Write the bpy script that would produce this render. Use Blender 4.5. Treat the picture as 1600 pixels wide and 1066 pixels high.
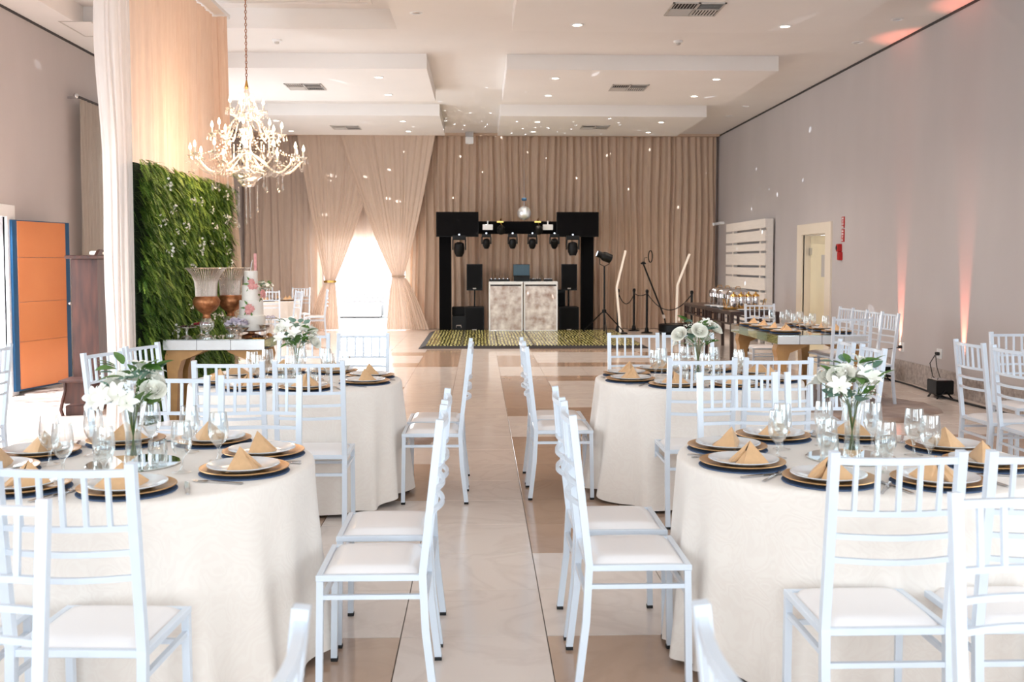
import bpy, math, random
from mathutils import Vector, Matrix
random.seed(7)
PI = math.pi
sc = bpy.context.scene
for o in list(bpy.data.objects):
    bpy.data.objects.remove(o)

# ------------------------------------------------------------------ camera
YAW = math.atan(50 / 1600.0)
cam_d = bpy.data.cameras.new('camera')
cam = bpy.data.objects.new('camera', cam_d)
sc.collection.objects.link(cam)
cam.location = (0, 0, 1.55)
cam.rotation_euler = (math.radians(87.0), 0, -YAW)
cam_d.lens = 36.0
cam_d.sensor_width = 36.0
cam_d.sensor_fit = 'HORIZONTAL'
cam_d.shift_y = -40.1475 / 1600.0
cam_d.clip_end = 300
cam_d.dof.use_dof = True
cam_d.dof.focus_distance = 7.0
cam_d.dof.aperture_fstop = 5.0
sc.camera = cam

# ------------------------------------------------------------------ world, lamps, exposure
sc.view_settings.view_transform = 'Standard'
sc.view_settings.look = 'None'
sc.view_settings.gamma = 1
sc.view_settings.use_curve_mapping = False
sc.view_settings.exposure = 0.3
w = bpy.data.worlds.new('daylight')
sc.world = w
w.use_nodes = True
w.node_tree.nodes['Background'].inputs[0].default_value = (0.86, 0.93, 1.0, 1)
w.node_tree.nodes['Background'].inputs[1].default_value = 3.0
sc.cycles.max_bounces = 7
sc.cycles.diffuse_bounces = 4
sc.cycles.glossy_bounces = 4
sc.cycles.transparent_max_bounces = 24
sc.cycles.caustics_reflective = False
sc.cycles.caustics_refractive = False
sc.cycles.sample_clamp_indirect = 6.0


def lamp(name, typ, loc, energy, color=(1, 1, 1), aim=None, **kw):
    d = bpy.data.lights.new(name, typ)
    d.energy = energy
    d.color = color
    for k, v in kw.items():
        setattr(d, k, v)
    o = bpy.data.objects.new(name, d)
    sc.collection.objects.link(o)
    o.location = loc
    if aim is not None:
        o.rotation_euler = Vector(aim).to_track_quat('-Z', 'Y').to_euler()
    return o


DAY = (0.88, 0.94, 1.0)
WARM = (1.0, 0.80, 0.62)
# daylight through the three tall windows of the front wall (behind the camera)
for i, x in enumerate((-3.5, 0.05, 3.6)):
    lamp('front_window_daylight', 'AREA', (x, -4.25, 2.1), 125, DAY, (0, 1, 0.0), shape='RECTANGLE', size=2.8, size_y=3.0)
# daylight through the doors and windows of the left wall
lamp('side_door_daylight', 'AREA', (-5.75, 10.6, 1.15), 380, DAY, (1, 0, -0.45), shape='RECTANGLE', size=2.2, size_y=2.0)
lamp('side_window_daylight', 'AREA', (-5.75, 4.6, 2.0), 95, DAY, (1, 0, -0.1), shape='RECTANGLE', size=4.6, size_y=2.2)
lamp('far_window_daylight', 'AREA', (-5.75, 16.3, 2.0), 170, DAY, (1, 0, -0.35), shape='RECTANGLE', size=3.2, size_y=2.6)
lamp('garden_door_daylight', 'AREA', (-2.65, 24.3, 1.05), 75, (0.95, 0.97, 1.0), (0, -1, -0.05), shape='RECTANGLE', size=1.8, size_y=1.9)
lamp('right_window_daylight', 'AREA', (5.85, 2.6, 2.0), 70, DAY, (-1, 0, -0.1), shape='RECTANGLE', size=4.6, size_y=2.2)


# ------------------------------------------------------------------ materials
def lin(r, g, b):
    f = lambda c: (c / 255.0 / 12.92) if c / 255.0 <= 0.04045 else ((c / 255.0 + 0.055) / 1.055) ** 2.4
    return (f(r), f(g), f(b), 1.0)


class Nt:
    def __init__(s, name):
        s.m = bpy.data.materials.new(name)
        s.m.use_nodes = True
        s.t = s.m.node_tree
        s.t.nodes.clear()
        s.out = s.n('ShaderNodeOutputMaterial')

    def n(s, typ, **kw):
        x = s.t.nodes.new(typ)
        for k, v in kw.items():
            if isinstance(k, str) and k.startswith('i_'):
                x.inputs[k[2:].replace('_', ' ')].default_value = v
            else:
                setattr(x, k, v)
        return x

    def l(s, a, b):
        s.t.links.new(a, b)


def pbr(name, col, rough=0.5, metal=0.0, var=0.0, scale=8.0, bump=0.0, bscale=60.0, col2=None, stretch=(1, 1, 1),
        spec=0.5, coat=0.0, sheen=0.0, rnd=0.0, emit=None, estr=0.0, trans=0.0, detail=3.0):
    """principled surface with noise-driven colour variation and fine relief"""
    N = Nt(name)
    p = N.n('ShaderNodeBsdfPrincipled')
    p.inputs['Roughness'].default_value = rough
    p.inputs['Metallic'].default_value = metal
    p.inputs['Specular IOR Level'].default_value = spec
    p.inputs['Coat Weight'].default_value = coat
    p.inputs['Coat Roughness'].default_value = 0.08
    p.inputs['Sheen Weight'].default_value = sheen
    p.inputs['Transmission Weight'].default_value = trans
    c = lin(*col)
    p.inputs['Base Color'].default_value = c
    tc = N.n('ShaderNodeTexCoord')
    mp = N.n('ShaderNodeMapping')
    mp.inputs['Scale'].default_value = stretch
    N.l(tc.outputs['Object'], mp.inputs[0])
    last = None
    if var > 0 or col2:
        nz = N.n('ShaderNodeTexNoise')
        nz.inputs['Scale'].default_value = scale
        nz.inputs['Detail'].default_value = detail
        N.l(mp.outputs[0], nz.inputs['Vector'])
        cr = N.n('ShaderNodeValToRGB')
        cr.color_ramp.elements[0].position = 0.3
        cr.color_ramp.elements[1].position = 0.7
        a = c if col2 else tuple(v * (1 - var) for v in c[:3]) + (1,)
        b = lin(*col2) if col2 else tuple(min(1, v * (1 + var)) for v in c[:3]) + (1,)
        cr.color_ramp.elements[0].color = a
        cr.color_ramp.elements[1].color = b
        N.l(nz.outputs['Fac'], cr.inputs[0])
        last = cr.outputs[0]
    if rnd > 0:
        oi = N.n('ShaderNodeObjectInfo')
        mr = N.n('ShaderNodeMapRange')
        mr.inputs[3].default_value = 1 - rnd
        mr.inputs[4].default_value = 1 + rnd
        N.l(oi.outputs['Random'], mr.inputs[0])
        hs = N.n('ShaderNodeHueSaturation')
        N.l(mr.outputs[0], hs.inputs['Value'])
        if last is not None:
            N.l(last, hs.inputs['Color'])
        else:
            hs.inputs['Color'].default_value = c
        last = hs.outputs[0]
    if last is not None:
        N.l(last, p.inputs['Base Color'])
    if bump > 0:
        nb = N.n('ShaderNodeTexNoise')
        nb.inputs['Scale'].default_value = bscale
        nb.inputs['Detail'].default_value = 3
        N.l(mp.outputs[0], nb.inputs['Vector'])
        bp = N.n('ShaderNodeBump')
        bp.inputs['Strength'].default_value = bump
        bp.inputs['Distance'].default_value = 0.01
        N.l(nb.outputs['Fac'], bp.inputs['Height'])
        N.l(bp.outputs[0], p.inputs['Normal'])
    if emit:
        p.inputs['Emission Color'].default_value = lin(*emit)
        p.inputs['Emission Strength'].default_value = estr
    N.l(p.outputs[0], N.out.inputs[0])
    N.m['p'] = 1
    return N.m


def fabric(name, col, col2, translucent=0.35, transparent=0.0, scale=40, rough=0.9):
    """woven curtain cloth that lets part of the light through"""
    N = Nt(name)
    tc = N.n('ShaderNodeTexCoord')
    mp = N.n('ShaderNodeMapping')
    mp.inputs['Scale'].default_value = (1, 1, 0.12)
    N.l(tc.outputs['Object'], mp.inputs[0])
    nz = N.n('ShaderNodeTexNoise')
    nz.inputs['Scale'].default_value = scale
    N.l(mp.outputs[0], nz.inputs['Vector'])
    mx = N.n('ShaderNodeMix', data_type='RGBA')
    mx.inputs[6].default_value = lin(*col)
    mx.inputs[7].default_value = lin(*col2)
    N.l(nz.outputs['Fac'], mx.inputs[0])
    d = N.n('ShaderNodeBsdfDiffuse')
    t = N.n('ShaderNodeBsdfTranslucent')
    N.l(mx.outputs[2], d.inputs[0])
    N.l(mx.outputs[2], t.inputs[0])
    m = N.n('ShaderNodeMixShader')
    m.inputs[0].default_value = translucent
    N.l(d.outputs[0], m.inputs[1])
    N.l(t.outputs[0], m.inputs[2])
    last = m
    if transparent > 0:
        tr = N.n('ShaderNodeBsdfTransparent')
        m2 = N.n('ShaderNodeMixShader')
        m2.inputs[0].default_value = transparent
        N.l(last.outputs[0], m2.inputs[1])
        N.l(tr.outputs[0], m2.inputs[2])
        last = m2
    N.l(last.outputs[0], N.out.inputs[0])
    return N.m


def thin_glass(name, tint=(0.97, 0.985, 0.985), base=0.06, power=0.75, rough=0.02, shiny=(1, 1, 1)):
    """thin-walled glass: see-through, with stronger reflections at grazing angles"""
    N = Nt(name)
    tr = N.n('ShaderNodeBsdfTransparent')
    tr.inputs[0].default_value = (*tint, 1)
    g = N.n('ShaderNodeBsdfGlossy')
    g.inputs['Roughness'].default_value = rough
    g.inputs['Color'].default_value = (*shiny, 1)
    lw = N.n('ShaderNodeLayerWeight')
    lw.inputs[0].default_value = 0.35
    mr = N.n('ShaderNodeMapRange')
    mr.inputs[3].default_value = base
    mr.inputs[4].default_value = power
    N.l(lw.outputs['Facing'], mr.inputs[0])
    m = N.n('ShaderNodeMixShader')
    N.l(mr.outputs[0], m.inputs[0])
    N.l(tr.outputs[0], m.inputs[1])
    N.l(g.outputs[0], m.inputs[2])
    N.l(m.outputs[0], N.out.inputs[0])
    return N.m


def glow(name, col, strength, sample=True):
    N = Nt(name)
    e = N.n('ShaderNodeEmission')
    e.inputs[0].default_value = lin(*col)
    e.inputs[1].default_value = strength
    N.l(e.outputs[0], N.out.inputs[0])
    if not sample:
        N.m.cycles.emission_sampling = 'NONE'
    return N.m


def damask():
    """cream tablecloth with faint woven scrolls"""
    N = Nt('damask_cloth')
    p = N.n('ShaderNodeBsdfPrincipled')
    p.inputs['Roughness'].default_value = 0.62
    p.inputs['Sheen Weight'].default_value = 0.25
    tc = N.n('ShaderNodeTexCoord')
    nz = N.n('ShaderNodeTexNoise')
    nz.inputs['Scale'].default_value = 5.0
    nz.inputs['Distortion'].default_value = 1.5
    N.l(tc.outputs['Object'], nz.inputs['Vector'])
    vs = N.n('ShaderNodeVectorMath', operation='ADD')
    N.l(tc.outputs['Object'], vs.inputs[0])
    N.l(nz.outputs['Color'], vs.inputs[1])
    wv = N.n('ShaderNodeTexWave', wave_type='RINGS')
    wv.inputs['Scale'].default_value = 3.2
    wv.inputs['Distortion'].default_value = 4.0
    wv.inputs['Detail'].default_value = 1.0
    N.l(vs.outputs[0], wv.inputs['Vector'])
    cr = N.n('ShaderNodeValToRGB')
    cr.color_ramp.elements[0].position = 0.3
    cr.color_ramp.elements[0].color = lin(245, 234, 224)
    cr.color_ramp.elements[1].position = 0.7
    cr.color_ramp.elements[1].color = lin(247, 237, 227)
    N.l(wv.outputs['Fac'], cr.inputs[0])
    N.l(cr.outputs[0], p.inputs['Base Color'])
    mr = N.n('ShaderNodeMapRange')
    mr.inputs[3].default_value = 0.42
    mr.inputs[4].default_value = 0.75
    N.l(wv.outputs['Fac'], mr.inputs[0])
    N.l(mr.outputs[0], p.inputs['Roughness'])
    bp = N.n('ShaderNodeBump')
    bp.inputs['Strength'].default_value = 0.08
    bp.inputs['Distance'].default_value = 0.004
    N.l(wv.outputs['Fac'], bp.inputs['Height'])
    N.l(bp.outputs[0], p.inputs['Normal'])
    N.l(p.outputs[0], N.out.inputs[0])
    return N.m


def marble(name, c1, c2, rough, rnd=0.03, vein=0.5):
    """polished porcelain tile with soft veins, each tile a little different"""
    N = Nt(name)
    p = N.n('ShaderNodeBsdfPrincipled')
    p.inputs['Roughness'].default_value = rough
    p.inputs['Specular IOR Level'].default_value = 0.55
    gp = N.n('ShaderNodeNewGeometry')
    nz = N.n('ShaderNodeTexNoise')
    nz.inputs['Scale'].default_value = 1.6
    nz.inputs['Detail'].default_value = 6
    nz.inputs['Distortion'].default_value = 1.8
    N.l(gp.outputs['Position'], nz.inputs['Vector'])
    cr = N.n('ShaderNodeValToRGB')
    e = cr.color_ramp.elements
    e[0].position = 0.44
    e[0].color = lin(*c1)
    e[1].position = 0.56
    e[1].color = lin(*c1)
    mid = cr.color_ramp.elements.new(0.5)
    mid.color = lin(*[int(a * (1 - vein) + b * vein) for a, b in zip(c1, c2)])
    N.l(nz.outputs['Fac'], cr.inputs[0])
    oi = N.n('ShaderNodeObjectInfo')
    mr = N.n('ShaderNodeMapRange')
    mr.inputs[3].default_value = 1 - rnd
    mr.inputs[4].default_value = 1 + rnd
    N.l(oi.outputs['Random'], mr.inputs[0])
    hs = N.n('ShaderNodeHueSaturation')
    N.l(mr.outputs[0], hs.inputs['Value'])
    N.l(cr.outputs[0], hs.inputs['Color'])
    N.l(hs.outputs[0], p.inputs['Base Color'])
    N.l(p.outputs[0], N.out.inputs[0])
    return N.m


M = {}
M['wall'] = pbr('wall_plaster', (194, 187, 186), 0.85, var=0.035, scale=1.2, stretch=(1, 1, 0.35), bump=0.08, bscale=30)
M['ceil'] = pbr('ceiling_paint', (236, 232, 229), 0.85, var=0.012, scale=2.0, bump=0.03, bscale=20)
M['panel'] = pbr('ceiling_panel_paint', (238, 234, 231), 0.8, var=0.02, scale=1.0, bump=0.03, bscale=20)
M['gap'] = pbr('gap_shade_and_rod_paint', (70, 66, 66), 0.9)  # dark tone paints the gap's shade; on the curtain rod it is plain colour
M['granite'] = pbr('granite_baseboard', (138, 126, 119), 0.35, col2=(190, 178, 170), scale=22, detail=8, bump=0.05)
M['tile_l'] = marble('light_marble_tile', (233, 219, 209), (214, 198, 188), 0.12, vein=0.35)
M['tile_b'] = marble('taupe_marble_tile', (186, 156, 134), (170, 140, 120), 0.12, rnd=0.07, vein=0.3)
M['grout'] = pbr('tile_grout', (126, 108, 96), 0.9)
M['white'] = pbr('white_enamel_metal', (226, 234, 244), 0.32, coat=0.3, var=0.01)
M['vinyl'] = pbr('white_vinyl_cushion', (248, 242, 240), 0.3, coat=0.35, bump=0.05, bscale=9)
M['foot'] = pbr('black_rubber', (25, 25, 26), 0.7)
M['black'] = pbr('black_cloth', (5, 5, 7), 0.95, bump=0.1, spec=0.15)
M['blackp'] = pbr('black_plastic', (12, 12, 13), 0.42, bump=0.02, bscale=200, spec=0.25)
M['grille'] = pbr('speaker_grille', (9, 10, 13), 0.6, bump=0.5, bscale=400, spec=0.2)
M['screen'] = pbr('dark_screen', (9, 6, 6), 0.4, spec=0.06)
M['cloth'] = damask()
M['navy'] = pbr('navy_placemat', (76, 98, 132), 0.8, bump=0.3, bscale=150)
M['gold'] = pbr('gold_charger', (205, 158, 104), 0.34, metal=0.55, var=0.06, scale=20, bump=0.05, bscale=80)
M['china'] = pbr('white_china', (236, 238, 240), 0.14, coat=0.5, var=0.01)
M['napkin'] = pbr('tan_napkin', (222, 178, 132), 0.85, var=0.05, scale=40, bump=0.15, bscale=300, sheen=0.2)
M['steel'] = pbr('polished_steel', (205, 205, 208), 0.16, metal=1.0, var=0.02)
M['chrome'] = pbr('chrome', (225, 225, 228), 0.07, metal=1.0, var=0.02)
M['mirror'] = pbr('mirror_glass', (225, 232, 230), 0.03, metal=1.0, var=0.01, scale=3)
M['mirror_s'] = pbr('silvered_facet', (240, 242, 242), 0.18, metal=0.75, var=0.03, scale=4)
M['mirror_b'] = pbr('mirror_bevel', (190, 215, 215), 0.12, metal=1.0, var=0.05, scale=5)
M['glass'] = thin_glass('clear_glass')
M['crystal'] = thin_glass('crystal_glass', (0.98, 0.97, 0.96), 0.16, 0.8, 0.12)
M['water'] = thin_glass('water', (0.93, 0.97, 0.99), 0.05, 0.5)
M['petal'] = pbr('white_petal', (250, 247, 236), 0.6, var=0.03, scale=30, trans=0.0, sheen=0.2)
M['rose'] = pbr('cream_rose', (255, 250, 238), 0.6, var=0.03, scale=30, sheen=0.2)
M['pinkf'] = pbr('pink_sugar_petal', (222, 140, 140), 0.6, col2=(240, 180, 172), scale=40)
M['leaf'] = pbr('green_leaf', (70, 112, 48), 0.5, col2=(112, 150, 66), scale=12)
M['euca'] = pbr('eucalyptus_leaf', (110, 146, 128), 0.6, col2=(142, 170, 150), scale=12)
M['stem'] = pbr('green_stem', (98, 128, 66), 0.5, var=0.1)
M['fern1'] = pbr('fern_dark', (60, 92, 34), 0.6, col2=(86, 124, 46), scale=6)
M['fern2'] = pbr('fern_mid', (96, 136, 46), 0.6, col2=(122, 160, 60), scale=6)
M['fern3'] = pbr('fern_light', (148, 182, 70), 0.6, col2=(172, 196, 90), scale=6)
M['peach'] = fabric('peach_sheer', (240, 212, 190), (228, 196, 172), 0.3, 0.0)
M['voile'] = fabric('white_voile', (238, 228, 222), (228, 216, 208), 0.35, 0.06)
M['taupe'] = fabric('taupe_curtain', (232, 206, 184), (212, 186, 164), 0.25)
M['taupe_backlit'] = fabric('backlit_taupe_curtain', (238, 218, 202), (224, 204, 188), 0.28)  # same taupe cloth lightened, with the doorway backlight put into its colour
M['taupe_t'] = fabric('taupe_voile', (238, 216, 198), (224, 202, 184), 0.10, 0.015)  # tied pair lightened too, painting in the glow beside the doorway
M['voile_v'] = fabric('valance_voile', (242, 226, 212), (232, 214, 200), 0.35, 0.03)
M['greyc'] = fabric('grey_window_curtain', (206, 198, 188), (190, 180, 170), 0.35)
M['wood'] = pbr('dark_cherry_wood', (44, 22, 17), 0.5, col2=(78, 42, 31), scale=5, stretch=(4, 4, 0.5), coat=0.05, detail=8)
M['darkw'] = pbr('espresso_wood', (46, 30, 27), 0.3, col2=(62, 42, 36), scale=6, stretch=(3, 0.5, 3), coat=0.3)
M['goldw'] = pbr('honey_wood_leg', (176, 128, 72), 0.42, col2=(200, 152, 92), scale=6, coat=0.2)
M['copper'] = pbr('copper_mirror_sheet', (255, 160, 104), 0.16, metal=0.5, var=0.06, scale=1.5, bump=0.5, bscale=1.6, coat=0.4)
M['silver'] = pbr('tarnished_silver', (206, 190, 178), 0.35, metal=0.8, var=0.1, scale=30)
M['bronze'] = pbr('antique_copper', (150, 92, 58), 0.38, metal=0.7, col2=(190, 128, 84), scale=25, bump=0.3, bscale=40)
M['blue'] = pbr('blue_steel_paint', (28, 80, 120), 0.4, var=0.03)
M['cream'] = pbr('cream_paint', (238, 226, 208), 0.55, var=0.015, scale=4)
M['ivory'] = pbr('ivory_door_paint', (240, 228, 196), 0.6, var=0.02, scale=4)
M['slat'] = pbr('white_washed_wood', (240, 232, 224), 0.6, var=0.03, scale=8, stretch=(1, 0.3, 4))
M['red'] = pbr('alarm_red', (186, 26, 26), 0.35, var=0.03)
M['rug'] = pbr('brown_hide_rug', (128, 100, 86), 0.95, col2=(176, 150, 134), scale=5, bump=0.8, bscale=60, sheen=0.3)
M['hide'] = pbr('brindle_cowhide', (120, 88, 72), 0.95, col2=(238, 230, 222), scale=5, bump=0.6, bscale=60)
M['terrace'] = pbr('pale_terrace_concrete', (226, 224, 220), 0.8, var=0.03)
M['tuft'] = pbr('white_tufted_leather', (196, 192, 190), 0.5, var=0.02)
M['brass'] = pbr('brass', (214, 168, 92), 0.2, metal=1.0, var=0.04)
M['shell'] = pbr('mother_of_pearl_panel', (150, 118, 100), 0.25, metal=0.1, col2=(236, 226, 216), scale=6.0, detail=14, bump=0.4, bscale=5, coat=0.3)
M['goldfloor'] = pbr('gold_sequin_floor', (40, 44, 18), 0.2, metal=0.2, col2=(236, 226, 120), scale=9, stretch=(2.2, 0.8, 1), detail=1, bump=0.2, bscale=30)
def sequin_floor():
    N = Nt('gold_sequin_floor')
    p = N.n('ShaderNodeBsdfPrincipled')
    p.inputs['Roughness'].default_value = 0.2
    tc = N.n('ShaderNodeTexCoord')
    nz = N.n('ShaderNodeTexNoise')
    nz.inputs['Scale'].default_value = 6
    va = N.n('ShaderNodeVectorMath', operation='MULTIPLY_ADD')
    N.l(nz.outputs['Color'], va.inputs[0])
    va.inputs[1].default_value = (0.10, 0.10, 0)
    N.l(tc.outputs['Object'], nz.inputs['Vector'])
    N.l(tc.outputs['Object'], va.inputs[2])
    mp = N.n('ShaderNodeMapping')
    mp.inputs['Rotation'].default_value = (0, 0, PI / 2)
    N.l(va.outputs[0], mp.inputs[0])
    b = N.n('ShaderNodeTexBrick')
    b.inputs['Color1'].default_value = lin(244, 236, 160)
    b.inputs['Color2'].default_value = lin(176, 166, 92)
    b.inputs['Mortar'].default_value = lin(40, 44, 26)
    b.inputs['Scale'].default_value = 1.0
    b.inputs['Mortar Size'].default_value = 0.016
    b.inputs['Brick Width'].default_value = 0.24
    b.inputs['Row Height'].default_value = 0.062
    N.l(mp.outputs[0], b.inputs['Vector'])
    N.l(b.outputs['Color'], p.inputs['Base Color'])
    N.l(p.outputs[0], N.out.inputs[0])
    return N.m


M['goldfloor'] = sequin_floor()
M['frost'] = pbr('cake_fondant', (247, 240, 230), 0.55, var=0.01)
M['lilac'] = pbr('lilac_sweets', (224, 214, 232), 0.7, col2=(244, 240, 248), scale=30)
M['choc'] = pbr('chocolate', (62, 34, 26), 0.4, var=0.15, scale=30)
M['berry'] = pbr('red_berry', (160, 24, 40), 0.3, var=0.1)
M['caramel'] = pbr('caramel_wafer', (204, 138, 72), 0.6, var=0.1, scale=30)
M['bulb'] = glow('candle_bulb', (255, 226, 180), 14.0, False)
M['down'] = glow('downlight_lens', (255, 238, 214), 14.0, False)
M['led'] = glow('white_led', (225, 240, 255), 6.0, False)
M['teal'] = pbr('laptop_lid', (38, 62, 74), 0.35, emit=(38, 70, 84), estr=0.25)
M['stick'] = pbr('frosted_light_tube', (240, 226, 210), 0.5, emit=(250, 232, 214), estr=0.25)
M['window'] = thin_glass('window_pane', (0.96, 0.99, 1.0), 0.04, 0.5)
M['plastic'] = pbr('white_plastic', (240, 240, 240), 0.4, var=0.01)
M['grey'] = pbr('vent_grey', (196, 190, 184), 0.5, var=0.02)
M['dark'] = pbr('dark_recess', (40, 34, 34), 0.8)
M['board'] = pbr('green_board', (34, 50, 30), 0.9, var=0.1)


# ------------------------------------------------------------------ mesh helpers
class MB:
    def __init__(s):
        s.v = []
        s.f = []
        s.mi = []
        s.k = 0

    def add(s, vs, fs):
        b = len(s.v)
        s.v += [tuple(v) for v in vs]
        s.f += [tuple(i + b for i in f) for f in fs]
        s.mi += [s.k] * len(fs)
        return s

    def box(s, x0, x1, y0, y1, z0, z1, bev=0.0, mat=None):
        if bev <= 0:
            vs = [(x, y, z) for z in (z0, z1) for y in (y0, y1) for x in (x0, x1)]
            fs = [(0, 2, 3, 1), (4, 5, 7, 6), (0, 1, 5, 4), (2, 6, 7, 3), (0, 4, 6, 2), (1, 3, 7, 5)]
        else:
            b = bev
            vs = []
            for (zz, i) in ((z0, b), (z0 + b, 0), (z1 - b, 0), (z1, b)):
                vs += [(x0 + i, y0 + i, zz), (x1 - i, y0 + i, zz), (x1 - i, y1 - i, zz), (x0 + i, y1 - i, zz)]
            fs = [(3, 2, 1, 0), (12, 13, 14, 15)]
            for k in range(3):
                for j in range(4):
                    fs.append((k * 4 + j, k * 4 + (j + 1) % 4, k * 4 + 4 + (j + 1) % 4, k * 4 + 4 + j))
        if mat is not None:
            vs = [tuple(mat @ Vector(v)) for v in vs]
        return s.add(vs, fs)

    def bar(s, p0, p1, w, h=None, up=(0, 0, 1)):
        """square bar from p0 to p1"""
        h = h or w
        p0, p1 = Vector(p0), Vector(p1)
        d = (p1 - p0).normalized()
        u = Vector(up)
        if abs(d.dot(u)) > 0.98:
            u = Vector((0, 1, 0))
        a = d.cross(u).normalized()
        b = a.cross(d).normalized()
        vs = []
        for p in (p0, p1):
            for sx, sy in ((-1, -1), (1, -1), (1, 1), (-1, 1)):
                vs.append(p + a * sx * w / 2 + b * sy * h / 2)
        return s.add(vs, [(3, 2, 1, 0), (4, 5, 6, 7), (0, 1, 5, 4), (1, 2, 6, 5), (2, 3, 7, 6), (3, 0, 4, 7)])

    def path(s, pts, w, h=None, up=(0, 0, 1), n=4, taper=None, closed=False):
        """swept ring section along points: n=4 rectangular, else round"""
        h = h or w
        pts = [Vector(p) for p in pts]
        m = len(pts)
        vs = []
        for i, p in enumerate(pts):
            if closed:
                d = pts[(i + 1) % m] - pts[i - 1]
            else:
                d = pts[min(i + 1, m - 1)] - pts[max(i - 1, 0)]
            d.normalize()
            u = Vector(up)
            if abs(d.dot(u)) > 0.95:
                u = Vector((0, 1, 0.1))
            a = d.cross(u).normalized()
            b = a.cross(d).normalized()
            k = taper(i / (m - 1)) if taper else 1.0
            for j in range(n):
                if n == 4:
                    sx, sy = ((-1, -1), (1, -1), (1, 1), (-1, 1))[j]
                    vs.append(p + a * sx * w / 2 * k + b * sy * h / 2 * k)
                else:
                    t = 2 * PI * j / n
                    vs.append(p + a * math.cos(t) * w / 2 * k + b * math.sin(t) * h / 2 * k)
        fs = []
        for i in range(m if closed else m - 1):
            i2 = (i + 1) % m
            for j in range(n):
                fs.append((i * n + j, i * n + (j + 1) % n, i2 * n + (j + 1) % n, i2 * n + j))
        if not closed:
            fs.append(tuple(range(n - 1, -1, -1)))
            fs.append(tuple(range((m - 1) * n, m * n)))
        return s.add(vs, fs)

    def lathe(s, prof, n=24, c=(0, 0, 0), cap=True, lobes=0, la=0.0, mat=None):
        vs = []
        for r, z in prof:
            for j in range(n):
                t = 2 * PI * j / n
                rr = r * (1 + (la * math.cos(lobes * t) if lobes else 0))
                vs.append((c[0] + rr * math.cos(t), c[1] + rr * math.sin(t), c[2] + z))
        fs = []
        for i in range(len(prof) - 1):
            for j in range(n):
                fs.append((i * n + j, i * n + (j + 1) % n, (i + 1) * n + (j + 1) % n, (i + 1) * n + j))
        if cap:
            fs.append(tuple(range(n - 1, -1, -1)))
            fs.append(tuple(range((len(prof) - 1) * n, len(prof) * n)))
        if mat is not None:
            vs = [tuple(mat @ Vector(v)) for v in vs]
        return s.add(vs, fs)

    def ball(s, c, r, n=12, m=8, sq=(1, 1, 1)):
        prof = [(max(r * math.sin(PI * i / m), r * 0.02), -r * math.cos(PI * i / m)) for i in range(m + 1)]
        b = len(s.v)
        s.lathe(prof, n, (0, 0, 0))
        for i in range(b, len(s.v)):
            v = s.v[i]
            s.v[i] = (c[0] + v[0] * sq[0], c[1] + v[1] * sq[1], c[2] + v[2] * sq[2])
        return s

    def grid(s, nu, nv, f, wrap=False):
        vs = [f(i / nu, j / nv) for j in range(nv + 1) for i in range(nu + (0 if wrap else 1))]
        W = nu if wrap else nu + 1
        fs = []
        for j in range(nv):
            for i in range(nu):
                i2 = (i + 1) % W if wrap else i + 1
                fs.append((j * W + i, j * W + i2, (j + 1) * W + i2, (j + 1) * W + i))
        return s.add(vs, fs)

    def mesh(s, name, mats, smooth=False, angle=None):
        me = bpy.data.meshes.new(name)
        me.from_pydata(s.v, [], s.f)
        for m in (mats if isinstance(mats, (list, tuple)) else [mats]):
            me.materials.append(m)
        if isinstance(mats, (list, tuple)) and len(mats) > 1:
            me.polygons.foreach_set('material_index', s.mi)
        if smooth:
            me.polygons.foreach_set('use_smooth', [True] * len(me.polygons))
            if angle:
                me.set_sharp_from_angle(angle=math.radians(angle))
        me.update()
        return me

    def obj(s, name, mats, parent=None, smooth=False, angle=None, **props):
        o = bpy.data.objects.new(name, s.mesh(name, mats, smooth, angle))
        sc.collection.objects.link(o)
        if parent is not None:
            o.parent = parent
        for k, v in props.items():
            o[k] = v
        return o


def tag(o, label, cat, group=None, kind=None):
    if label:
        o['label'] = label
    if cat:
        o['category'] = cat
    if group:
        o['group'] = group
    if kind:
        o['kind'] = kind
    return o


def thing(name, label, cat, loc=(0, 0, 0), rz=0.0, group=None, kind=None):
    o = bpy.data.objects.new(name, None)
    sc.collection.objects.link(o)
    o.empty_display_size = 0.1
    o.location = loc
    o.rotation_euler = (0, 0, rz)
    return tag(o, label, cat, group, kind)


def kids(o):
    return [c for c in ALL.get(o.name, [])]


ALL = {}


def dup(root, loc, rz=0.0, label=None, group=None, parent=None):
    """copy a thing with its parts and sub-parts"""
    r = root.copy()
    sc.collection.objects.link(r)
    r.location = loc
    r.rotation_euler = (0, 0, rz)
    if label:
        r['label'] = label
    if group:
        r['group'] = group
    if parent is not None:
        r.parent = parent
    for ch in list(root.children):
        c = ch.copy()
        sc.collection.objects.link(c)
        c.parent = r
        for g in list(ch.children):
            d = g.copy()
            sc.collection.objects.link(d)
            d.parent = c
    return r


def place(proto, state, loc, rz, label, group):
    """the first placement moves the original, later ones copy it"""
    if not state.get(proto.name):
        state[proto.name] = True
        proto.location = loc
        proto.rotation_euler = (0, 0, rz)
        proto['label'] = label
        proto['group'] = group
        return proto
    return dup(proto, loc, rz, label, group)


USED = {}

# ------------------------------------------------------------------ room dimensions
XL, XR, YF, YB, ZC = -5.4, 5.5, -4.0, 23.75, 4.45
ZP = 4.24

# floor with single tiles where they can be told apart
T = 0.605
TX0, TY0 = -0.33, 4.165
fl = MB().box(XL - 0.3, XR + 0.3, YF - 0.3, YB + 0.3, -0.25, -0.012).obj('floor', M['grout'])
tag(fl, 'polished floor of cream and taupe marble tiles', 'floor', kind='structure')


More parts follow.
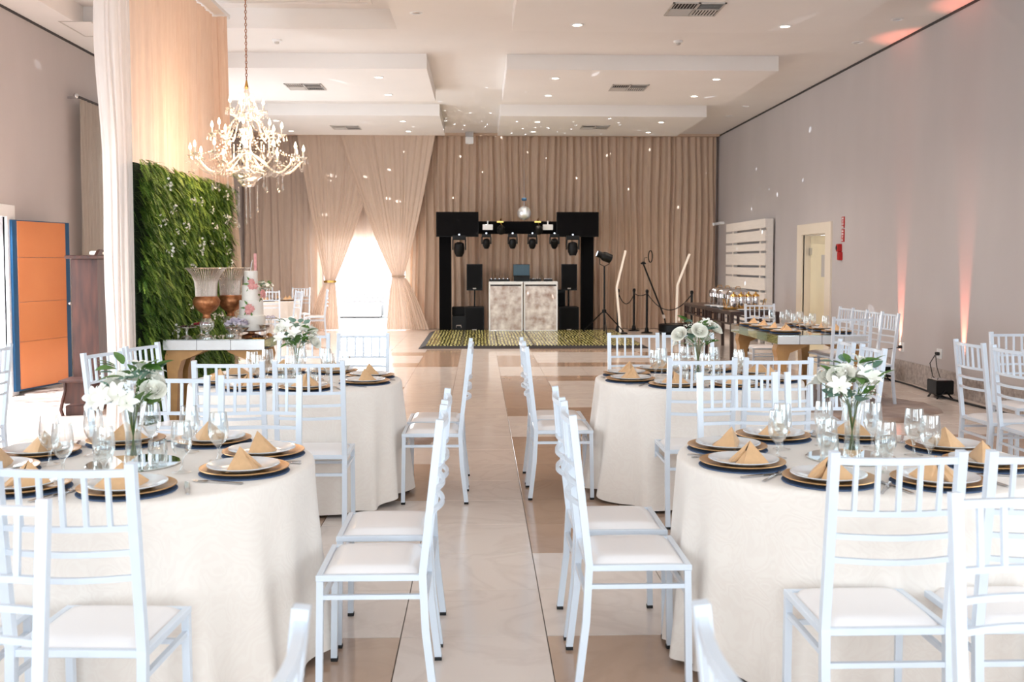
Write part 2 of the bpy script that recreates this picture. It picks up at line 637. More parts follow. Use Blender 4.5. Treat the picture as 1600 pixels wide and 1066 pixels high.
def is_brown(k, j):
    """k: column (0 is the pale aisle strip), j: row (0 starts 4.165 m from the camera)"""
    if k == 0:
        return False
    if k == 1:
        return j == -1 or 2 <= j <= 7 or 10 <= j <= 15 or j in (18, 19, 20) or j > 24
    if k == -1:
        return j == -1 or j in (4, 5) or 18 <= j <= 22
    if k in (2, 3, 4):
        return j in (-2, 10, 15, 18, 2, 3, 8, 9, 22, 23) or (k == 2 and j in (4, 5))
    if k in (-2,):
        return j in (2, 3, 4, 5, 12, 13, 18, 21)
    if k == -3:
        return j in (1, 2, 5, 12, 13, 18, 22)
    if k in (5, 6):
        return j in (-1, 0, 1, 3, 4, 6, 7, 12, 13, 20, 21)
    if k == 7:
        return j <= 7 or 10 <= j <= 12 or 16 <= j <= 19
    if k == 8:
        return j <= 7
    if k < -3:
        return (k * 7 + j * 5) % 11 == 3 and j > 12
    return False


def tile_mesh(mat):
    h = T / 2 - 0.0018
    return MB().box(-h, h, -h, h, -0.012, 0.0, 0.0012).mesh('floor_tile', mat)


tml, tmb = tile_mesh(M['tile_l']), tile_mesh(M['tile_b'])
rest = MB()
n_t = 0
for j in range(-14, 33):
    for k in range(-9, 10):
        x, y = TX0 + T * (k + 0.5), TY0 + T * (j + 0.5)
        if y < YF or y > YB + 0.2 or x < XL - 0.1 or x > XR + 0.1:
            continue
        b = is_brown(k, j)
        vis = 2.9 < y < 12.2 and abs(x + 0.0 - 0.03 * y) < 0.505 * y + 0.35
        if vis and n_t < 298:
            o = bpy.data.objects.new('floor_tile', tmb if b else tml)
            sc.collection.objects.link(o)
            o.location = (x, y, random.uniform(-0.0003, 0.0003))
            o.parent = fl
            n_t += 1
        else:
            rest.k = 1 if b else 0
            h = T / 2 - 0.0018
            rest.box(x - h, x + h, y - h, y + h, -0.012, 0.0)
rest.obj('floor_tile', [M['tile_l'], M['tile_b']], fl, kind='stuff')

# walls
TH = 0.3


def wall_with_holes(name, axis, pos, out, a0, a1, z1, holes, label):
    """wall along Y (axis 'x' at x=pos) or along X; holes: (a, b, z0, z1)"""
    mb = MB()

    def seg(a, b, lo, hi):
        if b - a < 1e-4 or hi - lo < 1e-4:
            return
        if axis == 'x':
            mb.box(min(pos, pos + out), max(pos, pos + out), a, b, lo, hi)
        else:
            mb.box(a, b, min(pos, pos + out), max(pos, pos + out), lo, hi)
    cur = a0
    for (a, b, lo, hi) in sorted(holes):
        seg(cur, a, 0, z1)
        seg(a, b, 0, lo)
        seg(a, b, hi, z1)
        cur = b
    seg(cur, a1, 0, z1)
    o = mb.obj(name, M['wall'])
    return tag(o, label, 'wall', kind='structure')


wall_with_holes('wall_left', 'x', XL, -TH, YF, YB, ZC, [(2.3, 6.9, 0.9, 3.1), (9.4, 11.85, 0, 2.1), (14.6, 18.0, 0.3, 3.6)],
                'grey plastered wall along the left side')
wall_with_holes('wall_right', 'x', XR, TH, YF, YB, ZC, [(0.3, 4.9, 0.9, 3.1), (16.1, 17.3, 0, 2.0)],
                'grey plastered wall along the right side')
wall_with_holes('wall_back', 'y', YB, TH, XL - TH, XR + TH, ZC, [(-3.6, -1.7, 0, 2.06)],
                'wall behind the long taupe curtain')
wall_with_holes('wall_front', 'y', YF, -TH, XL - TH, XR + TH, ZC, [(-4.9, -2.1, 0.6, 3.6), (-1.35, 1.45, 0.6, 3.6), (2.2, 5.0, 0.6, 3.6)],
                'wall with tall windows behind the viewer')
# ceiling with a raised recess over the chandelier
RX0, RX1, RY0, RY1, RZ = -4.9, -1.03, 8.2, 13.0, 4.70
ce = MB()
for (x0, x1, y0, y1) in ((XL - TH, XR + TH, YF - TH, RY0), (XL - TH, XR + TH, RY1, YB + TH), (XL - TH, RX0, RY0, RY1), (RX1, XR + TH, RY0, RY1)):
    ce.box(x0, x1, y0, y1, ZC, ZC + 0.6)
ce.box(RX0, RX1, RY0, RY1, RZ, RZ + 0.35)
tag(ce.obj('ceiling', M['ceil']), 'white plasterboard ceiling', 'ceiling', kind='structure')
tr = MB()
for a, b in (((RX1 - 0.30, RY0 + 0.1), (RX1 - 0.30, RY1 - 0.30)), ((RX0 + 0.3, RY1 - 0.30), (RX1 - 0.30, RY1 - 0.30))):
    tr.bar((a[0], a[1], RZ - 0.012), (b[0], b[1], RZ - 0.012), 0.05, 0.024)
for a, b in (((RX1 - 0.42, RY0 + 0.1), (RX1 - 0.42, RY1 - 0.42)), ((RX0 + 0.3, RY1 - 0.42), (RX1 - 0.42, RY1 - 0.42))):
    tr.bar((a[0], a[1], RZ - 0.01), (b[0], b[1], RZ - 0.01), 0.02, 0.02)
tag(tr.obj('trim_3', M['ceil']), 'white moulding inside the ceiling recess', 'trim', kind='structure')
for (x0, x1, y0, y1, lab) in ((0.38, 4.22, 9.2, 12.12, 'dropped ceiling panel at front right with one large vent'),
                              (0.38, 4.22, 14.5, 17.42, 'dropped ceiling panel at middle right'),
                              (0.38, 4.22, 19.1, 22.05, 'dropped ceiling panel at far right'),
                              (-4.58, -0.74, 14.5, 17.42, 'dropped ceiling panel at middle left'),
                              (-4.58, -0.74, 19.1, 22.05, 'dropped ceiling panel at far left')):
    tag(MB().box(x0, x1, y0, y1, ZP, ZC + 0.01).obj('ceiling_panel', M['panel']), lab, 'ceiling', kind='structure')
for i, x in ((1, XL), (2, XR)):  # dark strips paint in the shade where wall meets ceiling
    sx = 1 if x < 0 else -1
    tag(MB().box(min(x, x + sx * 0.012), max(x, x + sx * 0.012), YF, YB, ZC - 0.03, ZC - 0.001).obj('trim_%d' % i, M['gap']),
        'dark strip painted as the shadow gap under the ceiling', 'trim', kind='structure')
bb = MB()
bb.box(XR - 0.02, XR, YF, 15.84, 0, 0.27)
bb.box(XR - 0.02, XR, 17.56, YB, 0, 0.27)
tag(bb.obj('baseboard_right', M['granite']), 'mottled granite baseboard along the right wall', 'baseboard', kind='structure')
bb = MB()
bb.box(XL, XL + 0.02, YF, 9.4, 0, 0.27)
bb.box(XL, XL + 0.02, 12.1, YB, 0, 0.27)
tag(bb.obj('baseboard_left', M['granite']), 'mottled granite baseboard along the left wall', 'baseboard', kind='structure')
# the ground outside
tag(MB().box(-40, 40, -40, 60, -0.4, -0.26).obj('ground', M['terrace']), 'pale ground outside the hall', 'ground', kind='structure')
tag(MB().box(-12, 8, YB + TH, 40, -0.2, -0.02).obj('terrace', M['terrace']), 'pale terrace beyond the open curtain', 'terrace', kind='structure')
tag(MB().box(-12, XL - TH, 2, 20, -0.2, -0.02).obj('terrace', M['terrace']), 'pale terrace outside the left doorway', 'terrace', kind='structure')


def window(idx, axis, pos, a0, a1, z0, z1, label):
    r = thing('window_%d' % idx, label, 'window', kind='structure')
    fr = MB()
    w_ = 0.06

    def B(a, b, lo, hi, mb, t=0.05):
        if axis == 'x':
            mb.box(pos - t / 2, pos + t / 2, a, b, lo, hi)
        else:
            mb.box(a, b, pos - t / 2, pos + t / 2, lo, hi)
    B(a0, a1, z0, z0 + w_, fr)
    B(a0, a1, z1 - w_, z1, fr)
    n = max(2, round((a1 - a0) / 1.1))
    for i in range(n + 1):
        c = a0 + (a1 - a0) * i / n
        c = min(max(c, a0 + w_ / 2), a1 - w_ / 2)
        B(c - w_ / 2, c + w_ / 2, z0 + w_, z1 - w_, fr)
    fr.obj('window_frame', M['plastic'], r)
    for i in range(n):
        p = MB()
        B(a0 + (a1 - a0) * i / n + w_ / 2 + .01, a0 + (a1 - a0) * (i + 1) / n - w_ / 2 - .01, z0 + w_, z1 - w_, p, 0.008)
        p.obj('pane', M['window'], r)
    return r


window(1, 'x', XL - 0.15, 14.6, 18.0, 0.3, 3.6, 'tall window behind the grey curtain on the left wall')
window(2, 'x', XL - 0.15, 2.3, 6.9, 0.9, 3.1, 'wide window in the left wall near the viewer')
window(3, 'x', XR + 0.15, 0.3, 4.9, 0.9, 3.1, 'wide window in the right wall near the viewer')
for i, x in enumerate((-3.5, 0.05, 3.6)):
    window(5 + i, 'y', YF - 0.15, x - 1.4, x + 1.4, 0.6, 3.6, ['left', 'middle', 'right'][i] + ' tall window of the front wall')


# ------------------------------------------------------------------ curtains
def fold_table(seed, n=4000):
    r = random.Random(seed)
    ph = [r.uniform(0, 6.28) for _ in range(6)]

    def f(s):
        return (math.sin(s * 42 + 1.3 * math.sin(s * 3.1 + ph[0]) + 1.1 * math.sin(s * 7.3 + ph[1])) * 0.55
                + math.sin(s * 71 + 1.5 * math.sin(s * 5 + ph[2])) * 0.22
                + math.sin(s * 17 + ph[3]) * 0.35)
    return f


def drape(name, mat, pos, width, z0, z1, amp, seed, label=None, cat=None, nz=14, step=0.012, parent=None, hem=0.0, sm=True, group=None):
    """pos(u, z) -> (point, outward normal); folds run down the cloth"""
    fo = fold_table(seed)
    nu = int(width / step)
    mb = MB()

    def f(u, v):
        z = z0 + (z1 - z0) * v
        p, n = pos(u, z)
        k = 0.55 + 0.45 * (1 - v)
        a = amp * k
        s = u * width + 0.02 * math.sin(z * 1.7 + u * 20)
        d = fo(s) * a
        q = Vector(p) + Vector(n) * d
        if v == 0 and hem:
            q.z += hem * math.sin(s * 9)
        return q
    mb.grid(nu, nz, f)
    o = mb.obj(name, mat, parent, smooth=sm)
    if label:
        tag(o, label, cat, group)
    return o


YCUR = 23.4


def flat_pos(x0, x1, y=YCUR):
    return lambda u, z: ((x0 + (x1 - x0) * u, y, z), (0, -1, 0))


drape('curtain', M['taupe_backlit'], flat_pos(-5.35, -3.60, 23.5), 1.75, 0.01, 4.40, 0.06, 1, 'taupe curtain hanging straight, left of the tied-back pair', 'curtain', group='taupe curtains along the back wall')
drape('curtain', M['taupe'], flat_pos(-1.70, 5.42, 23.5), 7.12, 0.01, 4.40, 0.09, 2, 'long taupe curtain hanging straight behind the sound stage', 'curtain', group='taupe curtains along the back wall')


def tied_pos(tx0, tx1, kx0, kx1, bx0, bx1, zk, y):
    """gathered at height zk"""
    def f(u, z):
        if z > zk:
            t = (z - zk) / (4.4 - zk)
            t = min(1, t)
            t = 0.85 * t + 0.15 * (1 - (1 - t) ** 3)
            a, b = kx0 + (tx0 - kx0) * t, kx1 + (tx1 - kx1) * t
        else:
            t = (1 - z / zk) ** 0.75
            a, b = kx0 + (bx0 - kx0) * t, kx1 + (bx1 - kx1) * t
        return (a + (b - a) * u, y, z), (0, -1, 0)
    return f


drape('curtain', M['taupe_t'], tied_pos(-4.1, -2.15, -3.50, -3.28, -3.9, -3.2, 1.10, 23.32), 2.1, 0.01, 4.40, 0.03, 3,
      'pale curtain tied back at the left of the garden doorway', 'curtain', nz=40, group='taupe curtains along the back wall')
drape('curtain', M['taupe_t'], tied_pos(-3.15, -1.0, -1.98, -1.72, -2.12, -1.15, 1.22, 23.26), 2.3, 0.01, 4.40, 0.03, 4,
      'pale curtain tied back at the right of the garden doorway', 'curtain', nz=40, group='taupe curtains along the back wall')
drape('curtain_valance', M['voile_v'], lambda u, z: ((-3.62 + 1.94 * u, 23.55, z), (0, -1, 0)), 2.0, 2.03, 4.40, 0.03, 12,
      'pale voile hanging above the garden doorway behind the tied curtains', 'curtain')
tb = MB().path([(-3.39 + 0.14 * math.cos(t), 23.32 + 0.06 * math.sin(t), 1.10) for t in [2 * PI * i / 16 for i in range(16)]], 0.02, 0.05, closed=True)
tag(tb.obj('curtain_tieback', M['brass']), 'gold band tying back the left doorway curtain', 'tieback')
tb = MB().path([(-1.85 + 0.15 * math.cos(t), 23.28 + 0.06 * math.sin(t), 1.22) for t in [2 * PI * i / 16 for i in range(16)]], 0.02, 0.04, closed=True)
tag(tb.obj('curtain_tieback', M['taupe']), 'taupe band tying back the right doorway curtain', 'tieback')
tag(MB().box(-5.38, 5.45, 23.30, 23.50, 4.40, 4.449).obj('curtain_track', M['taupe']), 'taupe track carrying the back curtains', 'track')


# big draped canopy cloth round the green wall
def poly_pos(pts):
    L = [0]
    for a, b in zip(pts, pts[1:]):
        L.append(L[-1] + math.dist(a, b))

    def f(u):
        s = u * L[-1]
        for i in range(len(pts) - 1):
            if s <= L[i + 1] + 1e-9:
                t = (s - L[i]) / (L[i + 1] - L[i])
                a, b = Vector(pts[i]), Vector(pts[i + 1])
                d = (b - a).normalized()
                return a.lerp(b, t), Vector((d.y, -d.x))
        return Vector(pts[-1]), Vector((1, 0))
    return f, L[-1]


pf, Lp = poly_pos([(-3.15, 9.1), (-3.13, 12.3)])
drape('sheer_drape', M['peach'], lambda u, z: ((pf(u)[0].x, pf(u)[0].y, z), (1, 0, 0)), 3.2, 0.02, 4.43, 0.042, 5,
      'tall peach drape from ceiling to floor behind the green wall', 'drape', step=0.008)


def near_voile(u, z):
    # hangs as a loose return at the near end, billowing outwards
    bil = 0.05 * math.sin((z - 0.4) * 1.5) + 0.03 * math.sin(z * 3.1)
    x0, x1 = -3.27 + bil * 0.5, -3.00
    return (x0 + (x1 - x0) * u, 9.0 + 0.06 * math.sin(u * 3), z), (0.0, -1, 0)


drape('sheer_drape', M['voile'], near_voile, 0.75, 0.02, 4.43, 0.022, 6, 'loose white voile hanging at the near end of the green wall', 'drape', nz=36, step=0.008)


def far_voile(u, z):
    k = 0.10 * math.exp(-((z - 1.4) / 1.0) ** 2) + 0.05 * (1 - z / 4.4)
    x0, x1 = -3.24, -3.00 + k + 0.03
    return (x0 + (x1 - x0) * u, 12.31, z), (0, -1, 0)


drape('sheer_drape', M['peach'], far_voile, 0.5, 0.02, 4.43, 0.02, 7, 'narrow peach drape closing the far end of the green wall', 'drape', nz=24, step=0.008)
tag(MB().box(-3.2, -2.98, 8.9, 12.5, 4.445, 4.49).obj('curtain_track', M['plastic']), 'white ceiling track above the peach drape', 'track')
# grey curtain and its rod on the left wall
drape('window_curtain', M['greyc'], lambda u, z: ((-5.24, 13.74 + 1.5 * u, z), (1, 0, 0)), 2.3, 0.03, 3.68, 0.05, 8,
      'grey eyelet curtain beside the tall window on the left wall', 'curtain', step=0.012)
rod = thing('curtain_rod', 'metal rod with round end carrying the grey window curtain', 'curtain rod', (-5.24, 13.62, 3.70))
MB().path([(0, 0, 0), (0, 4.6, 0)], 0.035, n=10).obj('rod', M['gap'], rod, smooth=True, angle=40)
MB().ball((0, -0.03, 0), 0.035).obj('finial', M['steel'], rod, smooth=True)
MB().box(-0.16, 0.0, 0.10, 0.13, -0.015, 0.015).obj('bracket', M['steel'], rod)

# ------------------------------------------------------------------ right wall door, signs, sockets
d = thing('door_1', 'cream side door in its wide frame in the right wall', 'door', kind='structure')
fr = MB()
fr.box(XR - 0.03, XR + 0.02, 15.86, 16.12, 0, 2.18, 0.006)
fr.box(XR - 0.03, XR + 0.02, 17.30, 17.56, 0, 2.18, 0.006)
fr.box(XR - 0.03, XR + 0.02, 16.12, 17.30, 2.0, 2.18, 0.006)
fr.obj('door_frame', M['cream'], d)
rv = MB()
rv.box(XR + 0.02, XR + 0.14, 17.28, 17.30, 0, 2.0)
rv.box(XR + 0.02, XR + 0.14, 16.10, 16.12, 0, 2.0)
rv.box(XR + 0.02, XR + 0.14, 16.12, 17.28, 1.985, 2.0)
rv.obj('door_jamb', M['cream'], d)
lf = MB().box(XR + 0.12, XR + 0.16, 16.13, 17.27, 0.01, 1.98, 0.004).obj('door_leaf', M['ivory'], d)
MB().box(XR + 0.112, XR + 0.121, 16.25, 16.70, 1.30, 1.66).obj('grille', M['grey'], lf)
for z in (1.72, 0.3):
    MB().box(XR + 0.09, XR + 0.122, 17.20, 17.28, z - 0.06, z + 0.06, 0.004).obj('hinge', M['steel'], lf)

# lettered fire sign: vertical red strip with white letters
FONT5 = {'H': ['101', '101', '111', '101', '101'], 'I': ['111', '010', '010', '010', '111'], 'D': ['110', '101', '101', '101', '110'],
         'R': ['110', '101', '110', '101', '101'], 'A': ['010', '101', '111', '101', '101'], 'N': ['111', '101', '101', '101', '101'],
         'T': ['111', '010', '010', '010', '010'], 'E': ['111', '100', '110', '100', '111']}
sg = thing('fire_sign', 'narrow red vertical sign with white letters above the alarm', 'sign', (XR, 15.38, 2.04))
MB().box(-0.012, 0, -0.055, 0.055, 0.02, 0.19).obj('plate', M['red'], sg)
MB().box(-0.012, 0, -0.055, 0.055, -0.19, 0.0).obj('plate', M['red'], sg)
lt = MB()
for i, ch in enumerate('HIDR' + 'ANTE'):
    z = 0.175 - i * 0.042 if i < 4 else 0.165 - i * 0.045
    for r_, row in enumerate(FONT5[ch]):
        for c_, b in enumerate(row):
            if b == '1':
                y = 0.03 - (c_ + 0.5) * 0.02
                zz = z - r_ * 0.0062
                lt.box(-0.016, -0.011, y - 0.0095, y + 0.0095, zz - 0.0031, zz + 0.0031)
lt.obj('lettering', M['plastic'], sg)
al = thing('fire_alarm', 'red fire alarm bell with break-glass call point on right wall', 'alarm', (XR, 15.45, 1.70))
MB().box(-0.05, 0, -0.05, 0.05, -0.13, 0.0, 0.01).obj('call_point', M['red'], al)
MB().lathe([(0.001, 0), (0.05, 0.0), (0.055, 0.02), (0.04, 0.06), (0.012, 0.07)], 16, mat=Matrix.Translation((0, 0.06, 0.06)) @ Matrix.Rotation(-PI / 2, 4, 'Y')).obj('sounder', M['dark'], al, smooth=True, angle=40)
MB().box(-0.06, 0, -0.02, 0.08, 0.0, 0.12, 0.01).obj('housing', M['red'], al)


def socket(y, z, lab):
    s = thing('wall_socket', lab, 'socket', (XR, y, z), group='white sockets on the right wall')
    MB().box(-0.012, 0, -0.06, 0.06, -0.06, 0.06, 0.003).obj('plate', M['plastic'], s)
    MB().box(-0.05, -0.012, -0.025, 0.025, -0.02, 0.02, 0.006).obj('plug', M['foot'], s)
    return s


socket(13.14, 0.44, 'white socket with black plug behind the chair row')
socket(12.05, 0.45, 'white socket with black plugs beside the wall uplight')
SPOTS = [(13.2, 'black uplight box on the floor behind the chair row'), (11.45, 'black uplight box on the floor below the white socket')]
for (y, lab) in SPOTS:
    u = thing('uplight', lab, 'floor lamp', (XR - 0.26, y, 0), group='floor uplights on the right wall')
    MB().box(-0.10, 0.10, -0.12, 0.12, 0.05, 0.21, 0.01).obj('housing', M['blackp'], u)
    MB().box(-0.085, 0.085, -0.10, 0.10, 0.211, 0.218).obj('lens', M['chrome'], u)
    for s_ in (-1, 1):
        MB().path([(-0.09, s_ * 0.11, 0.0), (0, s_ * 0.135, 0.1), (0.09, s_ * 0.11, 0.0)], 0.03, 0.008).obj('bracket', M['blackp'], u)
    lamp('uplight_beam', 'SPOT', (XR - 0.05, y, 0.235), 480, (1.0, 0.24, 0.16), (0.05, 0, 1), spot_size=math.radians(18), spot_blend=0.8, shadow_soft_size=0.02)
cb = MB()
cb.path([(5.44, 12.05, 0.43), (5.36, 12.0, 0.34), (5.33, 11.85, 0.2), (5.32, 11.62, 0.14)], 0.012, n=6)
cb.path([(5.44, 12.03, 0.43), (5.40, 11.9, 0.30), (5.36, 11.7, 0.17), (5.32, 11.58, 0.15)], 0.010, n=6)
tag(cb.obj('power_cable', M['foot'], smooth=True), 'black cables looping from the socket to the uplight', 'cable')
cb = MB().path([(5.44, 13.14, 0.43), (5.33, 13.25, 0.40), (5.30, 13.3, 0.25), (5.28, 13.27, 0.17)], 0.012, n=6)
tag(cb.obj('power_cable', M['foot'], smooth=True), 'black cable from the socket behind the chair row', 'cable')
cb = MB().path([(5.32 + 0.05 * math.sin(y * 2.1), y, 0.012) for y in [15.5 - i * 0.25 for i in range(30)]], 0.022, n=6)
cb.path([(5.27 + 0.07 * math.sin(y * 1.3 + 1), y, 0.012) for y in [11.6 - i * 0.25 for i in range(16)]], 0.018, n=6)
tag(cb.obj('power_cable', M['foot'], smooth=True), 'long black cable lying along the right baseboard', 'cable')
# stray security camera in the far corner
sccam = thing('security_camera', 'small white security camera in the far right corner', 'camera', (XR - 0.02, 23.0, 2.42))
MB().box(-0.10, 0.02, -0.05, 0.05, -0.03, 0.03, 0.01).obj('mount', M['plastic'], sccam)
MB().path([(-0.10, 0, -0.01), (-0.24, -0.08, -0.03)], 0.07, n=10).obj('housing', M['plastic'], sccam, smooth=True, angle=40)

# white slatted panel leaning on the right wall
sp = thing('slatted_panel', 'white slatted wooden panel leaning on the right wall', 'panel', (5.36, 20.48, 0))
lean = lambda z: (2.36 - z) * 0.0
zz = 2.355
hts = [0.20, 0.27, 0.16, 0.27, 0.16, 0.27, 0.16, 0.27, 0.16, 0.27]
gap = 0.045
for i in range(10):
    hh = [0.17, 0.20, 0.14, 0.23, 0.15, 0.23, 0.14, 0.23, 0.14, 0.22][i]
    MB().box(-0.05, -0.015, -1.52, 1.52, zz - hh, zz, 0.004).obj('slat', M['slat'], sp)
    zz -= hh + gap
for y in (-1.05, 1.05):
    MB().box(-0.015, 0.06, y - 0.06, y + 0.06, 0.0, 2.33, 0.004).obj('post', M['slat'], sp)
MB().box(-0.012, 0.10, -1.52, -1.44, 0.0, 2.355, 0.004).obj('side_board', M['slat'], sp)

# ------------------------------------------------------------------ left wall door
d = thing('door_2', 'tall copper-faced door with blue steel edges standing open at left', 'door', kind='structure')
fr = MB()
fr.box(XL - 0.02, XL + 0.03, 11.85, 12.05, 0, 2.2, 0.005)
fr.box(XL - 0.02, XL + 0.03, 9.2, 9.4, 0, 2.2, 0.005)
fr.box(XL - 0.02, XL + 0.03, 9.4, 11.85, 2.06, 2.2, 0.005)
fr.obj('door_frame', M['plastic'], d)


def leaf(p0, p1, z1, front, back, name='door_leaf'):
    p0, p1 = Vector((*p0, 0)), Vector((*p1, 0))
    L = (p1 - p0).length
    a = math.atan2((p1 - p0).y, (p1 - p0).x)
    mt = Matrix.Translation(p0) @ Matrix.Rotation(a, 4, 'Z')
    lf = MB()
    lf.box(0, L, 0.0, 0.04, 0.05, z1, 0.003, mat=mt)
    o = lf.obj(name, back, d)
    return o, mt, L


lo, mt, L = leaf((-5.34, 11.90), (-5.10, 12.92), 2.03, None, M['blue'])
zs = [0.07, 0.62, 1.08, 1.60, 2.02]
for i in range(4):
    MB().box(0.08, L - 0.09, -0.008, -0.001, zs[i] + 0.0015, zs[i + 1] - 0.0015, mat=mt).obj('copper_sheet', M['copper'], lo)
mk = MB()
mk.lathe([(0.001, 0), (0.022, 0.0), (0.022, 0.02), (0.014, 0.03), (0.001, 0.032)], 12, mat=mt @ Matrix.Translation((L - 0.04, 0, 1.03)) @ Matrix.Rotation(PI / 2, 4, 'X'))
mk.obj('door_knob', M['chrome'], lo, smooth=True, angle=40)
lo2, mt2, L2 = leaf((-5.50, 10.65), (-5.50, 11.60), 2.03, None, M['blue'])
MB().box(0.15, L2 - 0.15, -0.006, 0.046, 0.2, 1.9, mat=mt2).obj('pane', M['window'], lo2)

# tall clock-like cabinet in dark wood
cb = thing('tall_cabinet', 'tall narrow dark wood cabinet with a small bench base', 'cabinet', (-4.08, 10.75, 0), math.radians(4))
MB().box(-0.13, 0.13, -0.06, 0.50, 0.10, 1.58, 0.006).obj('case', M['wood'], cb)
MB().box(-0.16, 0.16, -0.16, 0.53, 1.58, 1.615, 0.006).obj('cornice', M['wood'], cb)
MB().box(0.05, 0.132, -0.065, -0.05, 0.12, 1.56).obj('corner_stile', M['wood'], cb)
pd = MB()
pts = [(-0.05 + 0.58 * t, 1.615 + 0.07 * math.sin(PI * t) + 0.02 * math.sin(3 * PI * t)) for t in [i / 16 for i in range(17)]]
vs, fs = [], []
for (y, z) in pts:
    vs += [(0.10, y, 1.612), (0.10, y, z), (0.13, y, z), (0.13, y, 1.612)]
for i in range(16):
    for j in range(4):
        fs.append((i * 4 + j, i * 4 + (j + 1) % 4, i * 4 + 4 + (j + 1) % 4, i * 4 + 4 + j))
pd.add(vs, fs)
pd.obj('pediment', M['wood'], cb)
MB().box(-0.17, 0.14, -0.40, -0.02, 0.335, 0.36, 0.005).obj('bench_top', M['wood'], cb)
for sx in (-1, 1):
    leg = MB()
    pts = [(sx * 0.12, -0.36, 0.335), (sx * 0.12, -0.35, 0.25), (sx * 0.145 if sx < 0 else 0.12, -0.36, 0.15), (sx * 0.16 if sx < 0 else 0.12, -0.37, 0.06), (sx * 0.14, -0.375, 0.0)]
    leg.path(pts, 0.035, 0.05, up=(0, 1, 0), n=6)
    leg.obj('leg', M['wood'], cb, smooth=True, angle=50)
MB().box(-0.13, 0.12, -0.36, -0.34, 0.12, 0.335).obj('apron', M['wood'], cb)
MB().box(-0.12, 0.13, -0.35, 0.5, 0.0, 0.10, 0.004).obj('plinth', M['wood'], cb)
bx = MB().box(-0.07, 0.06, -0.07, 0.07, 0, 0.045, 0.012).obj('crumpled_napkin', M['petal'])
bx.location = (-4.02, 10.95, 1.616)
tag(bx, 'crumpled white cloth on top of the tall dark cabinet', 'cloth')


def rug(name, cx, cy, rx, ry, mat, lab, seed, h=0.018):
    r = random.Random(seed)
    ph = [r.uniform(0, 6.28) for _ in range(5)]
    n = 72
    rad = lambda t: 1 + 0.12 * math.sin(2 * t + ph[0]) + 0.09 * math.sin(3 * t + ph[1]) + 0.06 * math.sin(7 * t + ph[2]) + 0.03 * math.sin(15 * t + ph[3])
    mb = MB()
    rings = [(0.001, h), (0.5, h), (0.9, h), (0.99, h * 0.8), (1.0, 0.001)]

    def f(u, v):
        k = v * (len(rings) - 1)
        a, z = rings[int(round(k))]
        t = 2 * PI * u
        return (cx + rx * a * rad(t) * math.cos(t), cy + ry * a * rad(t) * math.sin(t), z + (0.004 * math.sin(31 * t) if 0.4 < a < 0.995 else 0))
    mb.grid(n, len(rings) - 1, f, wrap=True)
    o = mb.obj(name, mat, smooth=True)
    return tag(o, lab, 'rug')


rug('hide_rug', -4.35, 11.25, 0.62, 0.40, M['hide'], 'brindled cowhide rug under the tall dark cabinet', 3)
rug('hide_rug', -5.05, 12.3, 0.45, 0.35, M['hide'], 'small cowhide rug in front of the copper door', 4)
rug('hide_rug', 3.55, 11.4, 1.35, 1.5, M['rug'], 'large shaggy brown rug beneath the mirrored dining table', 5, 0.03)
rug('hide_rug', -1.65, 9.3, 1.25, 1.0, M['rug'], 'shaggy brown rug beneath the mirrored sweets table', 9, 0.03)

# ------------------------------------------------------------------ green wall
gw = thing('green_wall', 'tall living wall of dense green fern with tiny white flowers', 'green wall', (-3.02, 9.1, 0))
MB().box(-0.06, 0.0, 0.0, 3.2, 0.02, 2.42).obj('backing_board', M['board'], gw)
fern = MB()
r = random.Random(11)


def frond(mb, root, d, L, wd, droop):
    """drooping fern frond of thin leaflet pairs"""
    p = Vector(root)
    d = Vector(d).normalized()
    n = 6
    side = d.cross(Vector((0, 0, 1)))
    if side.length < 0.1:
        side = Vector((0, 1, 0))
    side.normalize()
    pts = [p.copy()]
    for i in range(n):
        d = (d + Vector((0, 0, -droop))).normalized()
        p = p + d * (L / n)
        pts.append(p.copy())
    vs, fs = [], []
    for i in range(1, n + 1):
        k = wd * math.sin(PI * (0.15 + 0.8 * i / (n + 1)))
        b = len(vs)
        q0, q1 = pts[i - 1], pts[i]
        dd = (q1 - q0) * 1.3
        for s_ in (-1, 1):
            b = len(vs)
            vs += [q0, q1, q1 + side * s_ * k + dd * 0.6]
            fs.append((b, b + 1, b + 2))
    b = len(vs)
    vs += [pts[-2] - side * 0.006, pts[-2] + side * 0.006, pts[-1] + (pts[-1] - pts[-2]) * 0.7]
    fs.append((b, b + 1, b + 2))
    mb.add(vs, fs)


for i in range(9500):
    y, z = r.uniform(0.03, 3.2), 2.47 * r.random() ** 0.93
    hl = z / 2.45
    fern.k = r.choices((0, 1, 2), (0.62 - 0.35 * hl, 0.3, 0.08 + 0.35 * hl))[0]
    dx = r.uniform(0.25, 1.0)
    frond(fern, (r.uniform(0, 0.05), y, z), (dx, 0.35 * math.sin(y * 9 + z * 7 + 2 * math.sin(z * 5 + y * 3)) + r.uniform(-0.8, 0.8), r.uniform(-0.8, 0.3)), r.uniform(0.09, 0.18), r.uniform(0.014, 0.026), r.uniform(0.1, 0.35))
for i in range(420):  # near and far vertical edges
    y = -0.02 if r.random() < 0.5 else 3.2
    z = r.uniform(0.05, 2.45)
    fern.k = r.choices((0, 1, 2), (0.5, 0.35, 0.15))[0]
    frond(fern, (r.uniform(-0.03, 0.05), y, z), (r.uniform(0.3, 0.8), (0.15 if y < 1 else 0.9), r.uniform(-0.5, 0.3)), r.uniform(0.10, 0.2), 0.03, 0.2)
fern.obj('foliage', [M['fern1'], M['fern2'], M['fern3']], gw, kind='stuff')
fm = None
